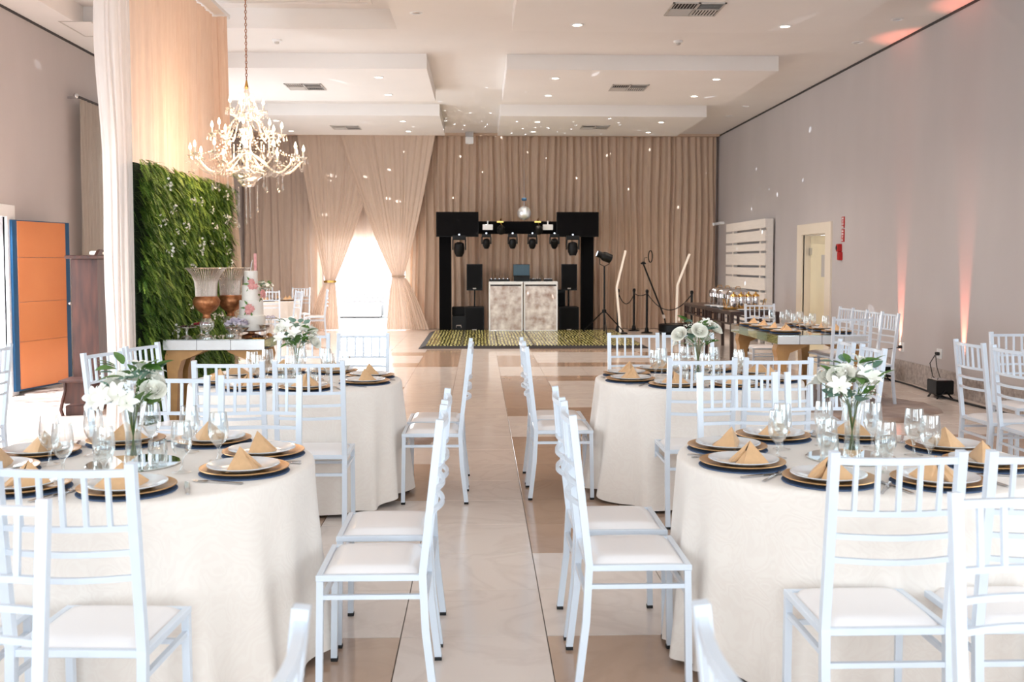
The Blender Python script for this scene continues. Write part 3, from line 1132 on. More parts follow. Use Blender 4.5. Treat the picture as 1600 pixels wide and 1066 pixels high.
for i in range(34):
    y, z = r.uniform(0.15, 3.1), r.uniform(0.8, 2.3)
    if fm is None:
        mb = MB()
        rr = random.Random(5)
        for k in range(11):
            c = Vector((rr.uniform(-0.03, 0.03), rr.gauss(0, 0.034), rr.gauss(0, 0.028)))
            qr = Matrix.Rotation(rr.uniform(-1.2, 1.2), 3, 'Z') @ Matrix.Rotation(rr.uniform(-0.8, 0.8), 3, 'Y')
            for q in range(5):
                t = 2 * PI * q / 5
                e = Vector((0.004, math.cos(t) * 0.014, math.sin(t) * 0.014))
                e2 = Vector((0.002, math.cos(t + 0.6) * 0.011, math.sin(t + 0.6) * 0.011))
                mb.add([c, c + qr @ e2, c + qr @ e, c + qr @ Vector((0.002, math.cos(t - 0.6) * 0.011, math.sin(t - 0.6) * 0.011))], [(0, 1, 2, 3)])
        fm = mb.mesh('flower_cluster', M['petal'])
    o = bpy.data.objects.new('flower_cluster', fm)
    sc.collection.objects.link(o)
    o.parent = gw
    o.location = (r.uniform(0.16, 0.22), y, z)
    o.rotation_euler = (r.uniform(0, 6.28), 0, 0)
    s_ = r.uniform(0.6, 1.05)
    o.scale = (s_, s_, s_)


# ------------------------------------------------------------------ chairs
def make_chair():
    t = thing('dining_chair', 'white metal dining chair', 'chair')
    W, D, SZ = 0.40, 0.38, 0.455
    hw = W / 2 - 0.0125
    # cushion
    cu = MB()

    def f(u, v):
        x, y = (u - 0.5) * 2, (v - 0.5) * 2
        e = max(abs(x), abs(y))
        k = (1 - abs(x) ** 6) * (1 - abs(y) ** 6)
        px = x * (W / 2 - 0.022)
        py = y * (D / 2 - 0.022)
        return (px, py, SZ - 0.008 + 0.030 * max(0, k) ** 0.4)
    cu.grid(14, 14, f)
    cu.box(-W / 2 + 0.022, W / 2 - 0.022, -D / 2 + 0.022, D / 2 - 0.022, SZ - 0.015, SZ - 0.007)
    cu.obj('seat', M['vinyl'], t, smooth=True, angle=60)
    sf = MB()
    z0, z1 = SZ - 0.022, SZ
    sf.box(-W / 2, W / 2, D / 2 - 0.022, D / 2, z0, z1, 0.002)
    sf.box(-W / 2, W / 2, -D / 2, -D / 2 + 0.022, z0, z1, 0.002)
    sf.box(-W / 2, -W / 2 + 0.022, -D / 2 + 0.022, D / 2 - 0.022, z0, z1, 0.002)
    sf.box(W / 2 - 0.022, W / 2, -D / 2 + 0.022, D / 2 - 0.022, z0, z1, 0.002)
    sf.obj('seat_frame', M['white'], t)
    back = lambda z: -D / 2 + 0.008 - 0.085 * max(0, (z - SZ)) ** 1.0 * 1.35
    for s_ in (-1, 1):
        l = MB().path([(s_ * hw, D / 2 - 0.014, z0), (s_ * hw, D / 2 - 0.006, 0.012)], 0.024, 0.024, up=(0, 1, 0)).obj('leg', M['white'], t)
        MB().box(s_ * hw - 0.013, s_ * hw + 0.013, D / 2 - 0.020, D / 2 + 0.006, 0, 0.014).obj('foot_cap', M['foot'], l)
    for s_ in (-1, 1):
        pts = [(s_ * hw, -D / 2 - 0.030, 0.012), (s_ * hw, -D / 2 - 0.002, 0.25), (s_ * hw, back(SZ), SZ), (s_ * hw, back(0.7), 0.7), (s_ * hw, back(1.0), 1.0)]
        l = MB().path(pts, 0.027, 0.027, up=(0, 1, 0)).obj('back_post', M['white'], t)
        MB().box(s_ * hw - 0.014, s_ * hw + 0.014, -D / 2 - 0.044, -D / 2 - 0.016, 0, 0.014).obj('foot_cap', M['foot'], l)

    def bow(z, depth, w, h, name):
        y = back(z)
        pts = [(-hw + 2 * hw * i / 10, y - depth * math.sin(PI * i / 10), z) for i in range(11)]
        MB().path(pts, w, h).obj(name, M['white'], t)
    bow(0.972, 0.018, 0.018, 0.020, 'top_rail')
    bow(0.815, 0.024, 0.016, 0.016, 'back_rail')
    bow(0.745, 0.034, 0.014, 0.016, 'back_rail')
    bow(0.672, 0.040, 0.014, 0.016, 'back_rail')
    for i in range(5):
        u = (i + 1) / 6
        x = -hw + 2 * hw * u
        sn = math.sin(PI * u)
        MB().bar((x, back(0.815) - 0.024 * sn, 0.815), (x, back(0.972) - 0.018 * sn, 0.972), 0.013).obj('spindle', M['white'], t)
    for s_ in (-1, 1):
        MB().bar((s_ * hw, D / 2 - 0.012, 0.375), (s_ * hw, -D / 2, 0.375), 0.016).obj('stretcher', M['white'], t)
    for y in (D / 2 - 0.012, -D / 2 + 0.0):
        MB().bar((-hw, y, 0.345), (hw, y, 0.345), 0.016).obj('stretcher', M['white'], t)
    return t


chair0 = make_chair()
G_ROUND = 'white chairs at the round tables'
# x, y, facing angle in degrees (0 = facing away from the viewer, +90 = facing left)
CH = [
    (-0.385, 3.74, 90, 'white chair on the aisle side of the front left table, nearer of two'),
    (-0.385, 4.25, 90, 'white chair on the aisle side of the front left table, farther of two'),
    (0.575, 3.83, -90, 'white chair on the aisle side of the front right table, nearer of two'),
    (0.575, 4.31, -90, 'white chair on the aisle side of the front right table, farther of two'),
    (-0.31, 6.68, 90, 'white chair on the aisle side of the middle left table, nearer of two'),
    (-0.31, 7.17, 90, 'white chair on the aisle side of the middle left table, farther of two'),
    (0.545, 6.78, -90, 'white chair on the aisle side of the middle right table, nearer of two'),
    (0.545, 7.25, -90, 'white chair on the aisle side of the middle right table, farther of two'),
    (-1.13, 3.06, -3, 'white chair with back to viewer at the front left table, right of two'),
    (-1.62, 3.06, 0, 'white chair with back to viewer at the front left table, left of two'),
    (1.215, 3.16, 0, 'white chair with back to viewer at the front right table, left of two'),
    (1.68, 3.16, 0, 'white chair with back to viewer at the front right table, right of two'),
    (-1.065, 4.74, 180, 'white chair facing the viewer across the front left table, right of two'),
    (-1.51, 4.74, 180, 'white chair facing the viewer across the front left table, left of two'),
    (1.28, 4.80, 180, 'white chair facing the viewer across the front right table, left of two'),
    (1.72, 4.80, 180, 'white chair facing the viewer across the front right table, right of two'),
    (-0.955, 5.96, 0, 'white chair with back to viewer at the middle left table, right of two'),
    (-1.40, 5.96, 0, 'white chair with back to viewer at the middle left table, left of two'),
    (1.275, 6.06, 0, 'white chair with back to viewer at the middle right table, left of two'),
    (1.715, 6.06, 0, 'white chair with back to viewer at the middle right table, right of two'),
    (-0.90, 7.66, 180, 'white chair facing the viewer across the middle left table, right of two'),
    (-1.355, 7.66, 180, 'white chair facing the viewer across the middle left table, left of two'),
    (1.185, 7.63, 180, 'white chair facing the viewer across the middle right table, left of two'),
    (1.61, 7.63, 180, 'white chair facing the viewer across the middle right table, right of two'),
    (-2.10, 6.33, -106, 'white chair turned towards the left side of the middle left table, nearer of two'),
    (-2.02, 6.83, -104, 'white chair turned towards the left side of the middle left table, farther of two'),
    (2.31, 7.06, 84, 'white chair at the right side of the middle right table, farther of two'),
    (2.32, 6.58, 90, 'white chair at the right side of the middle right table, nearer of two'),
    (-1.20, 2.14, 180, 'nearest white chair at the left, its back just before the front left table'),
    (1.32, 2.14, 180, 'nearest white chair at the right, its back just before the front right table'),
    (-0.53, 1.43, 90, 'white chair at the bottom edge left of the aisle, only a post showing'),
    (0.60, 1.43, -90, 'white chair at the bottom edge right of the aisle, only a post showing'),
    (-3.42, 6.80, 82, 'white chair at the far left, beside the copper door'),
    (3.64, 7.00, -88, 'white chair at right before the pink lit wall, leftmost of three'),
    (3.66, 6.50, -88, 'white chair at the right edge, in front of the broad-backed one'),
    (4.20, 7.66, 180, 'white chair facing the viewer by the right wall, behind two others'),
    (4.20, 10.92, 94, 'white chair by the right wall behind the mirrored table, nearest of four'),
    (4.20, 11.37, 94, 'white chair by the right wall behind the mirrored table, second nearest of four'),
    (4.20, 11.81, 94, 'white chair by the right wall behind the mirrored table, third of four'),
    (4.20, 12.25, 94, 'white chair by the right wall behind the mirrored table, farthest of four'),
    (3.71, 10.32, 0, 'white chair with back to viewer at the near end of the mirrored table'),
    (3.66, 13.05, 180, 'white chair facing the viewer at the far end of the mirrored table'),
    (-3.66, 19.55, 120, 'white chair near the garden doorway, nearer of two'),
    (-3.30, 20.6, 100, 'white chair near the garden doorway, farther of two'),
    (-3.85, 21.75, 172, 'white chair facing the viewer behind the far back left table'),
    (-4.62, 21.85, 184, 'white chair behind the far back left table, near the left wall'),
    (-4.05, 19.85, 10, 'white chair with back to viewer at the far back left table'),
]
for (x, y, a, lab) in CH:
    place(chair0, USED, (x, y, 0), math.radians(a), lab, G_ROUND)

# ------------------------------------------------------------------ round tables and their settings
TABLES = [(-1.35, 4.00, 'front left', 1), (1.49, 4.03, 'front right', 2), (-1.215, 6.80, 'middle left', 3), (1.47, 6.84, 'middle right', 4), (-4.35, 20.85, 'far back left', 5)]
TZ = 0.76
R = 0.685


def make_table():
    t = thing('round_table', 'round table', 'table')
    MB().lathe([(R - 0.01, TZ - 0.03), (R, TZ - 0.025), (R, TZ - 0.008), (R - 0.006, TZ - 0.004)], 64).obj('tabletop', M['goldw'], t)
    for a in (45, 135, 225, 315):
        x, y = 0.5 * math.cos(math.radians(a)), 0.5 * math.sin(math.radians(a))
        MB().path([(x, y, 0), (x * 0.9, y * 0.9, TZ - 0.03)], 0.035, n=8).obj('leg', M['blackp'], t)
    return t


table0 = make_table()


def cloth_mesh(seed):
    r = random.Random(seed)
    folds = [(r.uniform(0, 2 * PI), r.uniform(0.5, 1.0), r.uniform(0.10, 0.22)) for _ in range(17)]
    folds = [((2 * PI * i / 17 + r.uniform(-0.1, 0.1)), r.uniform(0.45, 1.0), r.uniform(0.07, 0.12)) for i in range(17)]

    def bump(t):
        s = 0
        for (c, a, w_) in folds:
            d_ = (t - c + PI) % (2 * PI) - PI
            s += a * math.exp(-(d_ / w_) ** 2)
        return s
    mb = MB()
    n = 288
    prof = [(0.0005, 0), (0.3, 0), (0.6, 0), (R - 0.03, 0), (R - 0.004, -0.001), (R + 0.004, -0.006), (R + 0.008, -0.02)]
    K = 16
    rows = [(p[0], TZ + 0.003 + p[1], 0.0) for p in prof]
    for k in range(1, K + 1):
        q = k / K
        rows.append((R + 0.008, TZ - 0.017 - (TZ - 0.045) * q, q))

    def f(u, v):
        rr, z, q = rows[int(round(v * (len(rows) - 1)))]
        t = 2 * PI * u
        if q > 0:
            b = bump(t + 0.10 * q * math.sin(3 * t + seed))
            rr = rr + 0.085 * (q ** 1.05) * b + 0.008 * q
            z = z + (0.018 * math.sin(5 * t + seed) + 0.012 * math.sin(11 * t + 2 * seed)) * max(0, q - 0.5) * 2 * 0.8
        return (rr * math.cos(t), rr * math.sin(t), z)
    mb.grid(n, len(rows) - 1, f, wrap=True)
    return mb.mesh('tablecloth', M['cloth'], smooth=True)


def polar(cx, cy, rad, deg):
    a = math.radians(deg)
    return cx + rad * math.cos(a), cy + rad * math.sin(a)


# prototypes of everything on the tables
Z0 = TZ + 0.0035
mat_m = MB().lathe([(0.001, 0), (0.165, 0.0), (0.167, 0.002), (0.165, 0.004), (0.001, 0.004)], 40, cap=False).mesh('placemat', M['navy'])
chg_m = MB().lathe([(0.001, 0.0), (0.115, 0.0), (0.12, 0.002), (0.160, 0.013), (0.165, 0.0155), (0.164, 0.018), (0.158, 0.0175), (0.122, 0.0065), (0.116, 0.0045), (0.001, 0.0045)], 48, cap=False).mesh('charger_plate', M['gold'], True, 50)
pl_m = MB().lathe([(0.001, 0.0), (0.075, 0.0), (0.082, 0.004), (0.128, 0.017), (0.134, 0.020), (0.134, 0.023), (0.128, 0.022), (0.085, 0.0105), (0.075, 0.008), (0.001, 0.008)], 48, cap=False).mesh('dinner_plate', M['china'], True, 50)


def napkin_mesh(kind):
    mb = MB()
    H_ = 0.080
    A = (0, 0.012, H_)
    if kind == 0:      # folded pyramid seen with its opening
        pl = [
            [A, (-0.085, 0.035, 0), (-0.042, -0.045, 0)],
            [A, (-0.042, -0.045, 0), (-0.014, -0.056, 0.0), (-0.004, -0.004, 0.045)],
            [(-0.004, -0.004, 0.045), (-0.014, -0.056, 0), (-0.002, 0.01, 0)],
            [A, (0.042, -0.045, 0), (0.085, 0.035, 0)],
            [A, (0.004, -0.004, 0.045), (0.014, -0.056, 0.0), (0.042, -0.045, 0)],
            [(0.004, -0.004, 0.045), (0.002, 0.01, 0), (0.014, -0.056, 0)],
            [A, (0.085, 0.035, 0), (-0.085, 0.035, 0)],
        ]
    else:
        pl = [
            [A, (-0.09, 0.02, 0), (-0.02, -0.06, 0)],
            [A, (-0.02, -0.06, 0), (0.02, -0.045, 0), (0.008, 0.0, 0.045)],
            [A, (0.008, 0.0, 0.045), (0.02, -0.045, 0), (0.09, 0.02, 0)],
            [A, (0.09, 0.02, 0), (0.0, 0.055, 0)],
            [A, (0.0, 0.055, 0), (-0.09, 0.02, 0)],
        ]
    for p in pl:
        if len(p) == 3:
            a, b, c = map(Vector, p)
            n = 5
            idx = {}
            vs, fs = [], []
            for i in range(n + 1):
                for j in range(n + 1 - i):
                    q = a + (b - a) * (i / n) + (c - a) * (j / n)
                    k = (i / n) * (j / n) * (1 - i / n - j / n) * 27
                    nn = (b - a).cross(c - a).normalized()
                    idx[(i, j)] = len(vs)
                    vs.append(q + nn * 0.004 * k)
            for i in range(n):
                for j in range(n - i):
                    fs.append((idx[(i, j)], idx[(i + 1, j)], idx[(i, j + 1)]))
                    if i + j < n - 1:
                        fs.append((idx[(i + 1, j)], idx[(i + 1, j + 1)], idx[(i, j + 1)]))
            mb.add(vs, fs)
        else:
            mb.add(p, [tuple(range(len(p)))])
    mb.v = [(x * 1.15, y * 1.15, z) for x, y, z in mb.v]
    return mb.mesh('napkin', M['napkin'], False)


nap_m = [napkin_mesh(0), napkin_mesh(1)]


def fork_mesh():
    mb = MB()
    mb.path([(0, -0.095, 0.003), (0, -0.02, 0.004), (0, 0.03, 0.006), (0, 0.045, 0.004)], 0.010, 0.003, taper=lambda t: 1.2 - 0.7 * t)
    mb.box(-0.011, 0.011, 0.045, 0.062, 0.0025, 0.005)
    for i in range(4):
        x = -0.0095 + i * 0.0063
        mb.path([(x, 0.062, 0.004), (x, 0.08, 0.002), (x, 0.098, 0.005)], 0.003, 0.002)
    return mb.mesh('fork', M['steel'])


def knife_mesh():
    mb = MB()
    mb.path([(0, -0.105, 0.003), (0, -0.01, 0.004)], 0.012, 0.005)
    mb.path([(0, -0.01, 0.003), (0.002, 0.06, 0.003), (0.000, 0.105, 0.003)], 0.017, 0.002, taper=lambda t: 1.0 if t < 0.8 else 0.45)
    return mb.mesh('knife', M['steel'])


fork_m, knife_m = fork_mesh(), knife_mesh()


def goblet_mesh():
    pr = [(0.034, 0.0), (0.034, 0.002), (0.012, 0.006), (0.0055, 0.012), (0.0045, 0.03), (0.006, 0.048), (0.012, 0.056), (0.027, 0.072), (0.0355, 0.094), (0.0365, 0.115), (0.034, 0.145), (0.0305, 0.172),
          (0.0295, 0.172), (0.033, 0.145), (0.0355, 0.115), (0.0345, 0.095), (0.026, 0.074), (0.010, 0.060), (0.001, 0.058)]
    pr = [(a * 1.08, b * 1.12) for a, b in pr]
    return MB().lathe(pr, 28, cap=False).mesh('water_goblet', M['glass'], True, 60)


gob_m = goblet_mesh()


def put(name, mesh, loc, rz, label, cat, group):
    o = bpy.data.objects.new(name, mesh)
    sc.collection.objects.link(o)
    o.location = loc
    o.rotation_euler = (0, 0, rz)
    return tag(o, label, cat, group)


WHERE = {0: 'right side, nearer place', 1: 'right side, farther place', 2: 'far side, right place', 3: 'far side, left place',
         4: 'left side, farther place', 5: 'left side, nearer place', 6: 'near side, left place', 7: 'near side, right place'}


def setting(x, y, z, rz, where, detail, rnd_, dark=None):
    """one place setting: items rest on each other and stay top-level"""
    put('placemat', mat_m, (x, y, z), rz, 'round navy placemat, ' + where, 'placemat', 'navy placemats')
    put('charger_plate', chg_m, (x, y, z + 0.0045), rz, 'gold charger plate, ' + where, 'charger', 'gold charger plates')
    put('dinner_plate', pl_m, (x + rnd_.uniform(-.006, .006), y + rnd_.uniform(-.006, .006), z + 0.0095), rz, 'white dinner plate, ' + where, 'plate', 'white dinner plates')
    put('napkin', nap_m[rnd_.random() < 0.3], (x + rnd_.uniform(-.015, .015), y + rnd_.uniform(-.015, .015), z + 0.018), rz + PI / 2 + rnd_.uniform(-0.5, 0.5),
        'folded tan napkin, ' + where, 'napkin', 'folded tan napkins')
    if detail:
        for s_, nm, ms in ((-1, 'fork', fork_m), (1, 'knife', knife_m)):
            # rz points outwards to the diner; the cutlery lies beside the plate
            ax, ay = math.cos(rz), math.sin(rz)
            off = 0.196 * s_
            px, py = x - ay * off + ax * 0.02, y + ax * off + ay * 0.02
            # diner's right hand is -s of the outward direction
            put(nm, ms, (px, py, z), rz + PI / 2 + rnd_.uniform(-0.12, 0.12), 'steel %s, %s' % (nm, where), nm, 'steel cutlery')


SET = {}
ANG = [-20, 20, 68, 112, 156, 196, 241, 286]
WH_IDX = [0, 1, 2, 3, 4, 5, 6, 7]


# flowers -----------------------------------------------------------
def leaf_mesh(L, wd, mat, name='leaf', curl=0.25):
    mb = MB()

    def f(u, v):
        x = (u - 0.5) * wd * math.sin(PI * min(1, 0.06 + v * 0.97)) ** 0.8
        return (x, L * v, -curl * L * v * v + abs(x) * 0.25)
    mb.grid(4, 6, f)
    return mb.mesh(name, mat, True)


def rose_mesh():
    mb = MB()
    for ring, (n, r0, h0, tilt) in enumerate(((3, 0.007, 0.030, 0.0), (4, 0.013, 0.030, 0.08), (5, 0.019, 0.028, 0.2), (5, 0.024, 0.026, 0.45), (6, 0.029, 0.021, 0.8))):
        for i in range(n):
            t0 = 2 * PI * i / n + ring * 0.7
            span = 2 * PI / n * 1.35

            def f(u, v):
                t = t0 + (u - 0.5) * span
                rr = r0 * (0.35 + 0.65 * v ** 0.5) + tilt * 0.012 * v * v
                z = h0 * v * (1 - 0.12 * (2 * u - 1) ** 2) - tilt * 0.006 * v * v
                return (rr * math.cos(t), rr * math.sin(t), z - 0.012)
            mb.grid(4, 4, f)
    mb.ball((0, 0, 0.0), 0.012, 8, 6)
    return mb.mesh('rose', M['rose'], True)


def lily_mesh():
    mb = MB()
    for i in range(6):
        t = 2 * PI * i / 6
        c, s_ = math.cos(t), math.sin(t)

        def f(u, v):
            wd = 0.024 * math.sin(PI * min(1, 0.08 + 0.92 * v)) ** 0.7
            side = (u - 0.5) * wd
            rr = 0.045 * v
            z = 0.028 * math.sin(v * PI * 0.62) + 0.25 * abs(side)
            return (rr * c - side * s_, rr * s_ + side * c, z - 0.01)
        mb.grid(4, 5, f)
    return mb.mesh('lily', M['petal'], True)


leafA = leaf_mesh(0.075, 0.034, M['leaf'])
leafB = leaf_mesh(0.048, 0.044, M['euca'], curl=0.15)
rose_m, lily_m = rose_mesh(), lily_mesh()


def orient(d, roll=0.0):
    q = Vector(d).normalized().to_track_quat('Y', 'Z')
    return (q.to_matrix().to_4x4() @ Matrix.Rotation(roll, 4, 'Y')).to_euler()


def bouquet(loc, seed, label, scale=1.0, nr=3, nl=5, tilt=(0, 0)):
    r = random.Random(seed)
    t = thing('flower_bouquet', label, 'flowers', loc, 0, 'white flower bouquets in the vases')
    heads = []
    stems = MB()
    n = nr + nl + 4
    for i in range(n):
        a = 2 * PI * i / n * 2.4 + r.uniform(-0.3, 0.3)
        sp_ = (0.02 + 0.13 * math.sqrt(r.random())) * scale
        h = (r.uniform(0.31, 0.41) - sp_ * 0.6) * scale
        top = Vector((sp_ * math.cos(a) + tilt[0], sp_ * math.sin(a) + tilt[1], h))
        base = Vector((-0.012 * math.cos(a), -0.012 * math.sin(a), 0.02))
        midp = Vector((0.018 * math.cos(a), 0.018 * math.sin(a), 0.2 * scale))
        pts = [base, base.lerp(midp, 0.5), midp, midp.lerp(top, 0.55) + Vector((0, 0, 0.01)), top]
        stems.path(pts, 0.003, n=5)
        heads.append((top, (top - midp).normalized()))
    stems.obj('stem', M['stem'], t, smooth=True, kind='stuff')
    for i, (p, d_) in enumerate(heads):
        if i < nr:
            me, nm, s_ = rose_m, 'rose', r.uniform(1.25, 1.6)
        elif i < nr + nl:
            me, nm, s_ = lily_m, 'lily', r.uniform(0.95, 1.35)
        else:
            continue
        o = bpy.data.objects.new(nm, me)
        sc.collection.objects.link(o)
        o.parent = t
        o.location = p
        dd = (d_ + Vector((r.uniform(-.4, .4), r.uniform(-.7, .1), 0.1))).normalized()
        o.rotation_euler = dd.to_track_quat('Z', 'Y').to_euler()
        o.scale = (s_ * scale,) * 3
    for i in range(34):
        a = r.uniform(0, 2 * PI)
        h = r.uniform(0.20, 0.38) * scale
        q = r.uniform(0.02, 0.085) * scale
        eu = i % 5 < 2
        o = bpy.data.objects.new('leaf', leafB if eu else leafA)
        sc.collection.objects.link(o)
        o.parent = t
        o.location = (q * math.cos(a) + tilt[0] * h / 0.4, q * math.sin(a) + tilt[1] * h / 0.4, h)
        o.rotation_euler = orient((math.cos(a), math.sin(a), r.uniform(-0.1, 1.1)), r.uniform(-0.5, 0.5))
        k = r.uniform(0.9, 1.4) * scale
        o.scale = (k, k, k)
    bb_ = MB()
    for i in range(150):
        a = r.uniform(0, 2 * PI)
        q = r.uniform(0.02, 0.12) * scale
        h = r.uniform(0.22, 0.37) * scale
        c = (q * math.cos(a), q * math.sin(a), h)
        bb_.ball(c, r.uniform(0.0028, 0.005), 5, 3)
    bb_.obj('baby_breath', M['petal'], t, kind='stuff')
    return t


def vase_mesh(h=0.235, rt=0.052, rb=0.036):
    pr = []
    out = [(rb, 0.0), (rb * 1.0, 0.01), (rb * 0.86, 0.05), (rb * 0.86, 0.12), (rb * 1.05, 0.17), (rt * 0.9, 0.215), (rt, h)]
    inn = [(r_ - 0.003, z) for r_, z in reversed(out[2:])] + [(rb * 0.7, 0.03), (0.001, 0.028)]
    return MB().lathe([(0.001, 0)] + out + inn, 32, cap=False, lobes=8, la=0.012).mesh('vase', M['glass'], True, 60)


vase_m = vase_mesh()
water_m = MB().lathe([(0.001, 0.030), (0.027, 0.031), (0.0275, 0.12), (0.001, 0.1205)], 24, cap=False).mesh('water', M['water'], True, 40)
mir_m = MB().lathe([(0.001, 0), (0.176, 0), (0.178, 0.002), (0.174, 0.005), (0.001, 0.005)], 56, cap=False).mesh('mirror_disc', M['mirror'], True, 30)
vot_m = MB().lathe([(0.001, 0), (0.034, 0.0), (0.037, 0.02), (0.036, 0.07), (0.033, 0.095), (0.031, 0.095), (0.034, 0.07), (0.034, 0.02), (0.03, 0.008), (0.001, 0.008)], 24, cap=False).mesh('glass_votive', M['glass'], True, 50)

rt_ = random.Random(21)
for (cx, cy, nm, sd) in TABLES:
    place(table0, USED, (cx, cy, 0), 0, 'round table under the cream cloth, ' + nm + ' of the hall', 'round tables')
    co = bpy.data.objects.new('tablecloth', cloth_mesh(sd))
    sc.collection.objects.link(co)
    co.location = (cx, cy, 0)
    tag(co, 'floor-length cream damask tablecloth on the ' + nm + ' round table', 'tablecloth', 'cream tablecloths')
    far = sd == 5
    for i, a in enumerate(ANG):
        x, y = polar(cx, cy, 0.497, a)
        where = '%s table, %s' % (nm, WHERE[i])
        setting(x, y, Z0, math.radians(a), where, not far, rt_)
        if not far:
            gx, gy = polar(cx, cy, 0.29 + rt_.uniform(-0.02, 0.03), a - 14 + rt_.uniform(-5, 5))
            put('water_goblet', gob_m, (gx, gy, Z0), 0, 'clear water goblet, ' + where, 'glass', 'clear water goblets')
    m_ = put('mirror_disc', mir_m, (cx, cy, Z0), 0, 'round mirror under the vase on the ' + nm + ' table', 'mirror', 'mirror centrepieces')
    vs_ = thing('glass_vase', 'ribbed clear glass vase on the ' + nm + ' table', 'vase', (cx, cy, Z0 + 0.0055), 0, 'clear glass vases')
    for me, n_ in ((vase_m, 'vase_body'), (water_m, 'water')):
        o = bpy.data.objects.new(n_, me)
        sc.collection.objects.link(o)
        o.parent = vs_
    desc = {1: 'bouquet of white alstroemeria and eucalyptus, front left table', 2: 'bouquet of cream roses and dark leaves, front right table',
            3: 'tall leafy white bouquet on the middle left table', 4: 'bouquet of white roses and eucalyptus, middle right table',
            5: 'small white bouquet on the far back left table'}[sd]
    bouquet((cx, cy, Z0 + 0.012), 40 + sd, desc, 1.0, {1: 4, 2: 5, 3: 4, 4: 5, 5: 3}[sd], {1: 11, 2: 6, 3: 7, 4: 4, 5: 4}[sd])
    if not far:
        for k, (a, dd) in enumerate(((200, 0.11), (-25, 0.12))):
            x, y = polar(cx, cy, dd, a)
            put('glass_votive', vot_m, (x, y, Z0 + 0.0055), 0, 'small clear glass %s of the vase, %s table' % (('left', 'right')[k], nm), 'glass', 'small glasses beside the vases')


# ------------------------------------------------------------------ mirrored furniture
def mirrored_table(name, label, x0, x1, y0, y1, ztop, th, nx, ny, legs):
    t = thing(name, label, 'table', (0, 0, 0))
    MB().box(x0 + 0.01, x1 - 0.01, y0 + 0.01, y1 - 0.01, ztop - th, ztop - 0.006).obj('apron_box', M['darkw'], t)
    MB().box(x0, x1, y0, y1, ztop - 0.006, ztop, 0.002).obj('mirror_top', M['mirror'], t)
    for i in range(nx):
        a, b = x0 + (x1 - x0) * i / nx, x0 + (x1 - x0) * (i + 1) / nx
        for yy, s_ in ((y0, -1), (y1, 1)):
            mb = MB()
            y_ = (yy, yy + 0.009) if s_ < 0 else (yy - 0.009, yy)
            mb.box(a + 0.002, b - 0.002, y_[0], y_[1], ztop - th, ztop - 0.008, 0.004)
            mb.obj('mirror_facet', M['mirror_s'], t)
    for i in range(ny):
        a, b = y0 + (y1 - y0) * i / ny, y0 + (y1 - y0) * (i + 1) / ny
        for xx, s_ in ((x0, -1), (x1, 1)):
            mb = MB()
            x_ = (xx, xx + 0.009) if s_ < 0 else (xx - 0.009, xx)
            mb.box(x_[0], x_[1], a + 0.002, b - 0.002, ztop - th, ztop - 0.008, 0.004)
            mb.obj('mirror_facet', M['mirror_b'] if i % 2 else M['mirror'], t)
    cxm = (x0 + x1) / 2
    for (lx, ly) in legs:
        # angular leg: flat bracket under the top bending down to the floor
        s_ = 1 if lx < cxm else -1
        zt = ztop - th
        w_ = 0.15
        prof = [(0.0, zt), (0.34 * s_, zt), (0.30 * s_, zt - 0.03), (0.13 * s_, zt - 0.10), (0.10 * s_, zt - 0.20), (0.075 * s_, 0), (0.02 * s_, 0), (0.0, zt - 0.15), (-0.02 * s_, zt - 0.07)]
        n = len(prof)
        vs = [(lx + px, ly - w_ / 2, pz) for px, pz in prof] + [(lx + px, ly + w_ / 2, pz) for px, pz in prof]
        fs = [tuple(range(n))[::-1 if s_ > 0 else 1], tuple(range(n, 2 * n))[::1 if s_ > 0 else -1]]
        for i in range(n):
            fs.append((i, (i + 1) % n, n + (i + 1) % n, n + i))
        MB().add(vs, fs).obj('leg', M['goldw'], t)
    return t


mirrored_table('mirrored_table', 'rectangular mirrored dining table on angular honey wood legs', 3.12, 4.06, 10.62, 12.62, 0.78, 0.10, 4, 5,
               [(3.16, 10.82), (4.02, 10.82), (3.16, 12.42), (4.02, 12.42)])
mirrored_table('sweets_table', 'mirrored console table laid with cake and sweets', -2.86, -1.95, 9.30, 9.86, 0.85, 0.10, 3, 2,
               [(-2.84, 9.42), (-1.97, 9.42), (-2.84, 9.74), (-1.97, 9.74)])
zt = 0.7805
ms = []
for i, yy in enumerate((10.98, 11.42, 11.86, 12.30)):
    ms.append((3.31, yy, 180, 'mirrored table, left side, place %s' % ('nearest the viewer', 'second from the viewer', 'third from the viewer', 'farthest from the viewer')[i]))
    ms.append((3.87, yy, 0, 'mirrored table, right side, place %s' % ('nearest the viewer', 'second from the viewer', 'third from the viewer', 'farthest from the viewer')[i]))
for (x, y, a, wh) in ms:
    setting(x, y, zt, math.radians(a), wh, False, rt_)
    put('water_goblet', gob_m, (x + (0.20 if x < 3.6 else -0.20) * 0.9, y - 0.17, zt), 0, 'clear water goblet, ' + wh, 'glass', 'clear water goblets')

# ------------------------------------------------------------------ sweets on the mirrored console
ZS = 0.8505


